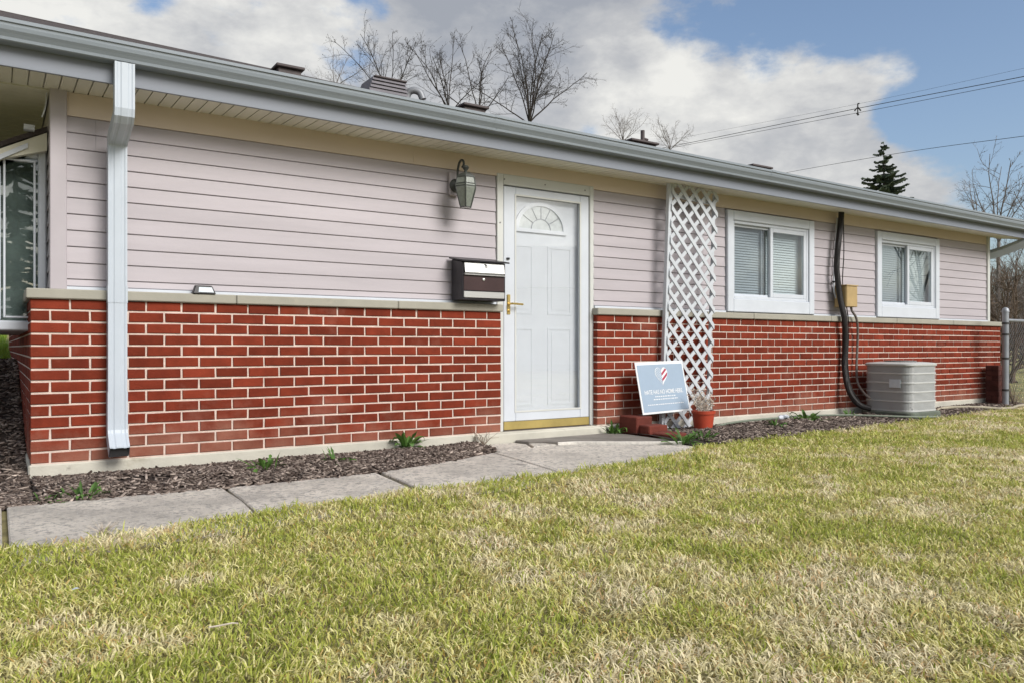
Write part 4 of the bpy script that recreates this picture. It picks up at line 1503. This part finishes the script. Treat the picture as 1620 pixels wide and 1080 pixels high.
# black line set, conduits, junction box
W2P = lambda px, py, off: (lambda q: (q[0], -off, q[1]))(W(px, py, off))
ls = [W2P(1331, 334, .02), W2P(1330, 352, .02), W2P(1325, 400, .02), W2P(1324, 430, .025), W2P(1329, 470, .045), W2P(1336, 505, .075), W2P(1337, 545, .055), W2P(1336, 580, .055), W2P(1341, 610, .10), W2P(1350, 630, .16), W2P(1362, 641, .22), W2P(1378, 646, .30)]
tag(MB().tube(smoothpath(ls, 5), .031, 9).obj('refrigerant_line', M['cable'], None, smooth=True), 'thick black insulated line running down the wall to the air conditioner', 'pipe')
lw = [W2P(1334, 336, .02), W2P(1335, 400, .02), W2P(1333, 450, .02), W2P(1340, 490, .08), W2P(1343, 520, .045), W2P(1341, 570, .045), W2P(1346, 610, .09), W2P(1360, 634, .2)]
tag(MB().tube(smoothpath(lw, 5), .006, 6).obj('thin_wire', M['cable'], None, smooth=True), 'thin black wire strapped along the thick black line', 'wire')
tag(MB().tube(smoothpath([W2P(1325, 345, -.045), W2P(1321, 400, -.045), W2P(1319, 450, -.045), W2P(1322, 470, -.03), W2P(1330, 480, .0)], 5), .010, 6).obj('conduit', M['white'], None, smooth=True), 'slim white conduit on the siding behind the black line', 'conduit')
jx0, jx1 = 7.70, 7.985
jb = empty('junction_box', (jx0, SID_Y - .02, 1.195), label='tan metal junction box on the siding between the two windows', cat='box')
jy = .145
MB().box(0, .20, -jy, 0, .0, .225).obj('box_body', M['boxtan'], jb, .004)
MB().box(-.008, .208, -jy - .012, .004, .226, .240).obj('box_lid', M['boxtan'], jb, .003)
MB().box(.006, .194, -jy - .006, -jy - .001, .004, .222).obj('box_cover', M['boxtan'], jb, .003)
tag(MB().tube(smoothpath([(7.86, -.05, 1.195), (7.87, -.06, 1.15), W2P(1355, 505, .07), W2P(1357, 530, .05), W2P(1355, 580, .05), W2P(1357, 605, .09), W2P(1366, 620, .2), W2P(1376, 630, .30)], 6), .013, 7).obj('flexible_conduit', M['conduit'], None, smooth=True), 'brown flexible conduit hanging from the tan box to the air conditioner', 'conduit')
tag(MB().box(-.012, .012, -.012, .012, -.008, .008).obj('cable_clip', M['black'], None, loc=W2P(1319, 446, -.04)), 'tiny black clip holding the slim white conduit to the siding', 'clip')

# ------------------------------------------------------------------ air conditioner
AX0, AX1, AY0, AY1 = 7.945, 8.50, -.675, -.135
ac = empty('air_conditioner', ((AX0 + AX1) / 2, (AY0 + AY1) / 2, .0), label='grey louvred air conditioner unit standing on a pad by the wall', cat='air conditioner')
aw, ad = (AX1 - AX0) / 2, (AY1 - AY0) / 2


def rrect(w, d, r, n=6):
    pts = []
    for cx, cy, a0 in ((w - r, d - r, 0), (-w + r, d - r, 90), (-w + r, -d + r, 180), (w - r, -d + r, 270)):
        for i in range(n + 1):
            t = R(a0 + 90 * i / n)
            pts.append((cx + r * math.cos(t), cy + r * math.sin(t)))
    return pts


def ring_stack(mb, levels, r=.10):
    """levels: (inset, z)"""
    n = len(rrect(1, 1, .1))
    vs = []
    for ins, z in levels:
        vs += [(x, y, z) for x, y in rrect(aw - ins, ad - ins, r)]
    fs = [(i * n + j, i * n + (j + 1) % n, (i + 1) * n + (j + 1) % n, (i + 1) * n + j) for i in range(len(levels) - 1) for j in range(n)]
    fs += [tuple(range(n))[::-1], tuple(range((len(levels) - 1) * n, len(levels) * n))]
    return mb.add(vs, fs)


zb, zt = .085, .575
bands = [zb + (zt - zb) * k for k in (.0, .20, .405, .60, .80)]
for k in range(5):
    z0 = bands[k] + .016
    z1 = (bands[k + 1] if k < 4 else zt - .012)
    lev, z = [], z0
    st = (z1 - z0) / 7
    for i in range(7):
        lev += [(.000, z + .0005), (.002, z + st * .55), (.008, z + st * .62), (.008, z + st * .98)]
        z += st
    ring_stack(MB(), lev).obj('louvre_panel', M['acbody'], ac, smooth=False)
    ring_stack(MB(), [(-.003, bands[k]), (-.004, bands[k] + .008), (-.003, bands[k] + .0155)]).obj('band', M['acband'], ac, smooth=True)
ring_stack(MB(), [(-.006, zt - .012), (-.010, zt - .006), (-.010, zt + .010), (.004, zt + .020), (.09, zt + .030), (.10, zt + .030)]).obj('top_cover', M['acband'], ac, smooth=True)
MB().lathe([(.17, zt + .0302), (.165, zt + .034), (.150, zt + .036), (.05, zt + .037), (0.0, zt + .037)], 24, caps=False).obj('fan_grille', M['acdark'], ac)
for rr in (.06, .09, .12, .15):
    MB().lathe([(rr - .006, zt + .038), (rr + .006, zt + .038), (rr + .006, zt + .041), (rr - .006, zt + .041)], 24, caps=False).obj('grille_ring', M['acbody'], ac)
MB().box(-aw - .009, -aw - .004, -.165, -.04, .335, .425).obj('label_plate', M['label'], ac, .002)
MB().prism(rrect(aw + .03, ad + .03, .08), .0, .083).obj('pad', M['pad'], ac, .01)
for (a_, z_) in ((0.2, .20), (.5, .13), (.7, .11)):
    MB().box(-.006, .010, -.003, .003, -.012, .012).obj('rust_spot', M['acdark'], ac, loc=(-aw + .03 + .03 * a_, -ad + .005 + .05 * (1 - a_), z_), rot=(0, 0, R(-45)))

# ------------------------------------------------------------------ hoses
h1 = [(5.36, -.30, .03), (5.7, -.20, .05), (6.1, -.13, .055), (6.42, -.15, .06)]
hose = empty('garden_hose', (5.36, -.30, 0), label='green garden hose with a white coupling lying along the foundation', cat='hose')
rel = lambda ps: [(p[0] - 5.36, p[1] + .30, p[2]) for p in ps]
MB().tube(rel(smoothpath(h1 + [(6.52, -.155, .062)], 6)), .011, 7).obj('hose_tube', M['hose'], hose, smooth=True)
MB().tube(rel([(6.50, -.155, .062), (6.53, -.155, .064), (6.62, -.15, .066), (6.66, -.148, .066)]), [.015, .026, .024, .014], 10).obj('coupling', M['white'], hose, smooth=True)
MB().tube(rel(smoothpath([(6.65, -.15, .066), (7.0, -.20, .065), (7.4, -.33, .06), (7.75, -.60, .05), (8.0, -.74, .04), (8.3, -.76, .03)], 6)), .010, 7).obj('hose_tube', M['hose'], hose, smooth=True)
tag(MB().tube(smoothpath([(8.75, -.52, .02), (9.0, -.40, .055), (9.4, -.36, .06), (9.8, -.46, .05), (10.05, -.58, .03), (10.25, -.62, .035), (10.6, -.55, .045), (11.1, -.62, .03), (12.0, -.95, .03)], 6), .016, 7).obj('drain_hose', M['hosetan'], None, smooth=True), 'tan hose looping over the grass beyond the air conditioner', 'hose')

# ------------------------------------------------------------------ brick pier at the far corner
pier = empty('brick_pier', (10.86, -.13, 0), label='short dark brick pier standing at the far corner of the brick wall', cat='pier')
MB().box(-.074, .074, -.074, .074, .0, .525).obj('pier_core', M['pierbrick'], pier)
for r in range(8):
    z = .004 + r * .0655
    if r % 2:
        MB().box(-.080, .080, -.080, -.004, z, z + .060).obj('brick', M['pierbrick'], pier, .003)
        MB().box(-.080, .080, .002, .080, z, z + .060).obj('brick', M['pierbrick'], pier, .003)
    else:
        MB().box(-.081, -.003, -.081, .081, z, z + .060).obj('brick', M['pierbrick'], pier, .003)
        MB().box(.003, .081, -.081, .081, z, z + .060).obj('brick', M['pierbrick'], pier, .003)

# ------------------------------------------------------------------ chain-link fence past the corner
fx0, fy0 = 10.735, -.315
fence = empty('chain_link_fence', (fx0, fy0, 0), label='chain-link fence with a thick galvanised end post at the house corner', cat='fence')
MB().lathe([(.038, -.1), (.038, 1.20), (.044, 1.20), (.044, 1.215), (.036, 1.245), (.014, 1.262), (0, 1.264)], 14).obj('end_post', M['galv'], fence, smooth=True)
for z in (.22, .62, .92, 1.06):
    MB().lathe([(.0385, -.013), (.043, -.013), (.043, .013), (.0385, .013)], 14, (0, 0, z), caps=False).box(.04, .085, -.008, .008, z - .012, z + .012).obj('tension_band', M['acdark'], fence)
MB().box(.075, .082, -.010, .010, .06, 1.10).obj('tension_bar', M['acdark'], fence)
MB().tube([(.03, 0, 1.10), (9, .3, 1.10)], .019, 8).obj('top_rail', M['galv'], fence, smooth=True)
for xx in (3.0, 6.0, 9.0):
    MB().tube([(xx, xx / 30, -.1), (xx, xx / 30, 1.12)], .024, 8).obj('line_post', M['galv'], fence, smooth=True)
fab = MB()
pitch, z0, z1 = .125, .06, 1.09
xx = .08
nz = int((z1 - z0) / (pitch * .5))
k = 0
while xx < 8.9:
    for ph in (0, 1):
        pts = []
        for i in range(nz + 1):
            sgn = 1 if (i + ph) % 2 else 0
            pts.append((xx + sgn * pitch * .5 + ph * 0, (xx / 30) + (.0022 if ph else -.0022), z0 + i * (z1 - z0) / nz))
        fab.tube(pts, .0015, 3, caps=False)
    xx += pitch * .5
tag(fab.obj('chain_link', M['galv'], fence), kind='stuff')
wd = MB()
for i in range(26):
    a, l = random.uniform(0, 6.28), random.uniform(.1, .42)
    wd.tube([(0, 0, 0), (.04 * math.cos(a), .04 * math.sin(a), l * .5), (.10 * math.cos(a + .5), .10 * math.sin(a + .5), l)], [.004, .003, .0015], 4)
tag(wd.obj('dead_weed', M['twig'], None, loc=(10.86, -.36, 0)), 'brown dead stalks growing at the foot of the fence post', 'weed')


# ------------------------------------------------------------------ trees
def bare_tree(base, height, fork, spread, seed, label, mat, tip=.006, limbs=6, shoots=7, twigs=5, leaves=0, name='bare_tree', group=None, lean=(0, 0), flare=1.0, upright=.35):
    """trunk to the fork, limbs fanning out to an uneven crown, shoots off the limbs, twigs off the shoots"""
    r = random.Random(seed)
    t = empty(name, base, label=label, cat='tree' if name != 'bare_shrub' else 'shrub', group=group)
    limb, twig = MB(), MB()
    ch = height - fork
    r0 = tip * 6.5
    if fork > .5:
        tp = [(lean[0] * .4 * (k / 6) ** 2 + r.gauss(0, .012 * fork) * (0 < k < 6), lean[1] * .4 * (k / 6) ** 2, fork * k / 6) for k in range(7)]
        limb.tube(tp, [r0 * (1.9 - .8 * k / 6) for k in range(7)], 7)
        top = Vector(tp[-1])
    else:
        top = Vector((0, 0, 0))

    def grow(p, d, length, ra, rb, nseg, wob, up):
        pts, q = [p.copy()], p.copy()
        d = d.normalized()
        for _ in range(nseg):
            d = (d + Vector((r.gauss(0, wob), r.gauss(0, wob), r.gauss(0, wob) + up))).normalized()
            q = q + d * (length / nseg)
            pts.append(q.copy())
        return pts, [ra + (rb - ra) * k / nseg for k in range(nseg + 1)]

    def side_dir(d, ang, r):
        a = d.cross(Vector((r.gauss(0, 1), r.gauss(0, 1), r.gauss(0, 1)))).normalized()
        return (d * math.cos(ang) + a * math.sin(ang)).normalized()

    for i in range(limbs):
        az = 6.283 * (i + r.uniform(-.3, .3)) / limbs
        tilt = (0.10 + 1.0 * ((i * 37 % limbs) + .5) / limbs) * flare * r.uniform(.8, 1.1)
        aim = Vector((math.cos(az) * spread * tilt + lean[0] * .6, math.sin(az) * spread * tilt + lean[1] * .6, ch * (1 - .48 * min(tilt, 1.25) ** 2) * r.uniform(.80, 1.02)))
        st = top - Vector((0, 0, ch * .10 * r.random())) if fork > .5 else top + Vector((r.gauss(0, .12), r.gauss(0, .12), 0))
        pts, rad = grow(st, aim * .8 + Vector((0, 0, -ch * .10 * upright)), aim.length * 1.03, r0 * r.uniform(.5, .75), tip * 1.3, 9, .075, .045 * upright)
        limb.tube(pts, rad, 5, caps=False)
        for k in range(shoots):
            u = .18 + .80 * (k + r.random()) / shoots
            j = min(8, int(u * 9))
            p = pts[j].lerp(pts[j + 1], u * 9 - j)
            d = (pts[j + 1] - pts[j]).normalized()
            l = aim.length * (.46 - .24 * u) * r.uniform(.6, 1.25)
            sp_, sr = grow(p, side_dir(d, r.uniform(.5, 1.15), r) + Vector((0, 0, .05)), l, max(tip * 1.2, rad[j] * .5), tip * .7, 6, .10, .05 * upright)
            (limb if sr[0] > tip * 1.9 else twig).tube(sp_, sr, 4, caps=False)
            for m in range(twigs):
                v = .2 + .8 * (m + r.random()) / twigs
                jj = min(5, int(v * 6))
                q = sp_[jj].lerp(sp_[jj + 1], v * 6 - jj)
                dd = (sp_[jj + 1] - sp_[jj]).normalized()
                tl = l * r.uniform(.22, .55)
                tp_, tr = grow(q, side_dir(dd, r.uniform(.4, 1.15), r), tl, tip * .7, tip * .4, 3, .14, .03)
                twig.tube(tp_, tr, 3, caps=False)
                for w_ in range(2):
                    f_, fr = grow(tp_[1 + w_], side_dir((tp_[3] - tp_[0]).normalized(), r.uniform(.4, .9), r), tl * r.uniform(.25, .55), tip * .5, tip * .3, 2, .12, .02)
                    twig.tube(f_, fr, 3, caps=False)
                    for _l in range(leaves):
                        if r.random() < .45:
                            e_ = f_[-1]
                            s1 = Vector((r.gauss(0, 1), r.gauss(0, 1), r.gauss(0, 1))).normalized() * tip * 4.5
                            s2 = Vector((r.gauss(0, 1), r.gauss(0, 1), r.gauss(0, 1))).normalized() * tip * 2.4
                            twig.add([e_ - s1, e_ + s2, e_ + s1, e_ - s2], [(0, 1, 2, 3)])
    limb.obj('trunk', M[mat], t)
    twig.obj('crown', M[mat], t)
    return t


def tree_at(px, py_fork, py_top, Zd, px_half, seed, label, mat='bark', **kw):
    f_ = at_depth(px, py_fork, Zd)
    z0 = float(ground_z(f_.x, f_.y))
    top = at_depth(px, py_top, Zd).z - z0
    return bare_tree((f_.x, f_.y, z0), top, f_.z - z0, px_half / F * Zd, seed, label, mat, **kw)


G1 = 'bare trees beyond the roof'
tree_at(838, 186, 36, 30, 84, 3, 'bare tree with the fullest dark crown, above the flat roof vent', limbs=11, shoots=10, twigs=7, tip=.0072, group=G1, lean=(.0, 0), leaves=1, flare=1.12)
tree_at(757, 182, 52, 30, 52, 5, 'slender bare tree beside the fullest crown', limbs=5, shoots=7, twigs=6, tip=.0075, group=G1, leaves=1, flare=1.2)
tree_at(714, 172, 40, 31, 60, 8, 'thin forked bare tree right above the grey roof pipe', limbs=6, shoots=8, twigs=6, tip=.0075, group=G1, leaves=1, lean=(-.3, 0), flare=1.2)
tree_at(630, 160, 48, 31, 95, 13, 'sparse bare tree rising behind the grey louvred roof vent', limbs=8, shoots=8, twigs=7, tip=.0065, group=G1, leaves=1, lean=(-.8, 0), flare=1.3)
tree_at(530, 140, 80, 34, 75, 17, 'faint thin bare tree farthest to the left over the roof', mat='barkpale', limbs=5, shoots=7, twigs=5, tip=.0045, group=G1, leaves=1, flare=1.2)
tree_at(985, 222, 172, 55, 50, 19, 'distant pale bare tree above the roof beside the vent with a pipe', mat='barkpale', limbs=9, shoots=8, twigs=6, tip=.0055, group=G1)
tree_at(1060, 236, 186, 58, 40, 23, 'distant small bare tree where the twin wires begin', mat='barkpale', limbs=8, shoots=8, twigs=6, tip=.0055, group=G1)
G2 = 'bare trees and shrubs beyond the fence'
tree_at(1580, 372, 228, 24, 50, 29, 'tall bare tree over the far end of the gutter', mat='barkpale', limbs=6, shoots=7, twigs=5, tip=.006, group=G2, leaves=1)
tree_at(1650, 385, 240, 22, 90, 31, 'spreading bare tree cut by the edge of the photo', mat='barkbrown', limbs=8, shoots=8, twigs=5, tip=.006, group=G2)
tree_at(1545, 345, 262, 33, 30, 37, 'small thin bare tree just above the gutter near the far end', mat='barkpale', limbs=4, shoots=5, twigs=4, tip=.005, group=G2, leaves=1)


def shrub_at(px, Zd, h, spread, seed, label, mat, limbs=16):
    f_ = at_depth(px, 600, Zd)
    z0 = float(ground_z(f_.x, f_.y))
    return bare_tree((f_.x, f_.y, z0), h, .02, spread, seed, label, mat, tip=.006 + .00012 * Zd, limbs=limbs, shoots=9, twigs=6, name='bare_shrub', group=G2, flare=1.1)


shrub_at(1592, 17, 2.6, 1.2, 41, 'tangled brown shrub behind the fence post', 'barkbrown', 14)
shrub_at(1640, 24, 3.6, 2.0, 43, 'pale grey-brown shrub beyond the tangled brown one', 'barkpale', 18)
shrub_at(1580, 32, 4.8, 2.0, 47, 'distant bare shrub showing under the far eave', 'barkbrown', 18)
shrub_at(1625, 46, 7.0, 3.4, 53, 'widest far bare shrub under the corner downspout', 'barkpale', 24)
shrub_at(1600, 62, 7.5, 4.5, 59, 'farthest bare shrub close to the parked red car', 'barkbrown', 24)


def spruce(base, height, rad, seed, label, layers=26):
    r = random.Random(seed)
    t = empty('spruce_tree', base, label=label, cat='tree')
    MB().tube([(0, 0, 0), (0, 0, height * .5), (.02, 0, height * .985)], [height * .018, height * .011, .012], 7).obj('trunk', M['bark'], t)
    cr = MB()
    for i in range(layers):
        f_ = (i + .6) / layers
        z = height * (.10 + .89 * f_)
        Rr = rad * (1 - f_) ** .85 * r.uniform(.75, 1.15) + .10
        nb = 9 if f_ < .85 else 5
        z += r.uniform(-.25, .25) * height / layers
        for b in range(nb):
            a = 6.283 * b / nb + r.uniform(-.35, .35) + i * .7
            L_ = Rr * r.uniform(.45, 1.2)
            zj = r.uniform(-.5, .5) * height / layers
            droop = r.uniform(.05, .30)
            d = Vector((math.cos(a), math.sin(a), 0))
            s = Vector((-math.sin(a), math.cos(a), 0))
            pts = [Vector((0, 0, z + zj)) + d * L_ * k / 4 + Vector((0, 0, -droop * L_ * math.sin(k / 4 * 2.2) + .10 * L_ * (k / 4) ** 3)) for k in range(5)]
            cr.tube(pts, [.02, .016, .012, .009, .005], 3, caps=False)
            for k in range(1, 26):
                u_ = k / 25
                j = min(3, int(u_ * 4))
                p = pts[j].lerp(pts[j + 1], u_ * 4 - j)
                for sd_ in (-1, 1):
                    l = L_ * (.10 + .26 * (1 - u_)) * r.uniform(.5, 1.2) + .05
                    e_ = p + (d * .65 + s * sd_ * r.uniform(.4, .9)).normalized() * l + Vector((0, 0, -r.uniform(.0, .35) * l))
                    w = Vector((0, 0, .030 + .02 * r.random())) + d * r.uniform(.01, .04)
                    cr.add([p - w, p + w, e_ + w * .3, e_ - w * .9], [(0, 1, 2, 3)])
    cr.obj('crown', M['needle'], t)
    return t


sp_p = at_depth(1398, 300, 48)
spruce((sp_p.x, sp_p.y, float(ground_z(sp_p.x, sp_p.y))), at_depth(1398, 222, 48).z - float(ground_z(sp_p.x, sp_p.y)), 4.0, 4, 'dark green spruce tip rising over the roof under the wires', 38)
spruce((.6, -27, 0), 11.0, 2.1, 9, 'spruce across the lawn, mirrored in the bay window glass', 15)


# ------------------------------------------------------------------ overhead wires
def wire(points, r, label, group=None):
    P = [at_depth(*p) for p in points]
    return tag(MB().tube(smoothpath(P, 8), r, 5).obj('overhead_wire', M['wire'], None), label, 'wire', group)


WG = 'overhead wires'
wire([(1000, 243, 62), (1080, 228.5, 58), (1357, 172, 46), (1640, 117.5, 36), (1900, 62, 27)], .019, 'thick overhead cable carrying the hanger, upper of the close pair', WG)
wire([(1000, 246, 62), (1080, 231, 58), (1357, 179, 46), (1640, 124, 36), (1900, 70, 27)], .013, 'overhead wire just below the thick cable, lower of the close pair', WG)
wire([(1000, 232, 62), (1080, 218, 58), (1357, 165, 46), (1640, 104, 36), (1900, 45, 27)], .006, 'faintest thin overhead wire, topmost over the clouds', WG)
wire([(1200, 284, 62), (1258, 271, 58), (1440, 240, 46), (1640, 213, 36), (1900, 175, 28)], .014, 'single low overhead wire crossing behind the spruce tip', WG)
hp = at_depth(1357, 173, 46)
hg = MB().tube([(0, 0, .32), (0, 0, -.32)], .035, 6)
hg.tube([(-.18, 0, -.10), (0, 0, .12), (.18, 0, -.10)], .045, 6).tube([(-.05, 0, -.22), (.05, 0, -.36)], .06, 6).tube([(.0, 0, .30), (.09, 0, .33)], .04, 6)
tag(hg.obj('cable_hanger', M['wire'], None, loc=hp, rot=(0, 0, -PHI)), 'small dark hanger clamped on the pair of overhead wires', 'hanger')

# ------------------------------------------------------------------ far things past the fence
cz = .76
cp = at_depth(1622, 548, 88)
car = empty('parked_car', (cp.x, cp.y, float(ground_z(cp.x, cp.y))), PHI * -1, label='red car parked far off beyond the dry lawn', cat='car')
body = MB().extrude_x([(-.85, .28), (.85, .28), (.87, .55), (.83, .85), (-.83, .85), (-.87, .55)], -2.15, 2.15)
body.obj('body', M['red_paint'], car, .08)
MB().add([(-1.35, -.78, .85), (1.25, -.78, .85), (1.25, .78, .85), (-1.35, .78, .85), (-.75, -.62, 1.40), (.65, -.62, 1.40), (.65, .62, 1.40), (-.75, .62, 1.40)], [(4, 5, 6, 7), (0, 1, 5, 4), (1, 2, 6, 5), (2, 3, 7, 6), (3, 0, 4, 7)]).obj('cabin', M['acdark'], car)
MB().box(-.78, .68, -.64, .64, 1.40, 1.44).obj('car_roof', M['red_paint'], car, .02)
for wx in (-1.3, 1.3):
    for wy in (-.8, .8):
        MB().lathe([(.0, -.1), (.32, -.1), (.32, .1), (0, .1)], 16).obj('wheel', M['rubber'], car, loc=(wx, wy, .32), rot=(R(90), 0, 0))
hp = at_depth(1700, 540, 105)
hz0 = float(ground_z(hp.x, hp.y))
fh_ = empty('far_house', (hp.x, hp.y, hz0), -PHI, label='grey house far behind the chain-link fence and the red car', cat='house')
MB().box(-9, 9, -4, 4, -.3, 2.6).obj('wall', M['farwall'], fh_)
MB().extrude_x([(-4.6, 2.6), (4.6, 2.6), (0, 4.3)], -9.5, 9.5).obj('roof', M['farroof'], fh_)
for wx in (-7, -3, 2, 6):
    wv = MB().box(wx, wx + 1.4, -4.06, -4.0, .9, 2.1).obj('window', M['white'], fh_)
    MB().box(wx + .1, wx + 1.3, -4.09, -4.061, 1.0, 2.0).obj('pane', M['acdark'], wv)
for q_, (tx, ty, th_) in enumerate(((31, -12, 9), (40, -15, 10), (52, -21, 11))):
    bare_tree((tx, ty, 0), th_, 3.0, 3.6, 70 + q_, ('bare tree across the lawn nearest the house corner, mirrored in the window glass', 'bare tree across the lawn between two others, mirrored in the window glass', 'bare tree farthest across the lawn, mirrored in the window glass')[q_], 'bark', tip=.012, limbs=7, shoots=6, twigs=4, group='bare trees across the lawn')
# house across the lawn, only caught by the door glass
nb = empty('neighbour_house', (17, -24, 0), R(30), label='pale house across the lawn, mirrored in the storm door glass', cat='house')
wl = MB().box(-7, 7, 0, 8, -.2, 2.7).obj('wall', M['blind'], nb)
for i in range(13):
    z = .2 + i * .19
    MB().add([(-7, 8.07, z), (7, 8.07, z), (7, 8.002, z + .19), (-7, 8.002, z + .19), (-7, 8.0, z), (7, 8.0, z)], [(0, 1, 2, 3), (0, 4, 5, 1)]).obj('siding_plank', M['blind'], wl)
MB().extrude_x([(-.5, 2.7), (8.5, 2.7), (4, 4.6)], -7.5, 7.5).obj('roof', M['farroof'], nb)

scene.cycles.max_bounces = 8
scene.cycles.transparent_max_bounces = 16
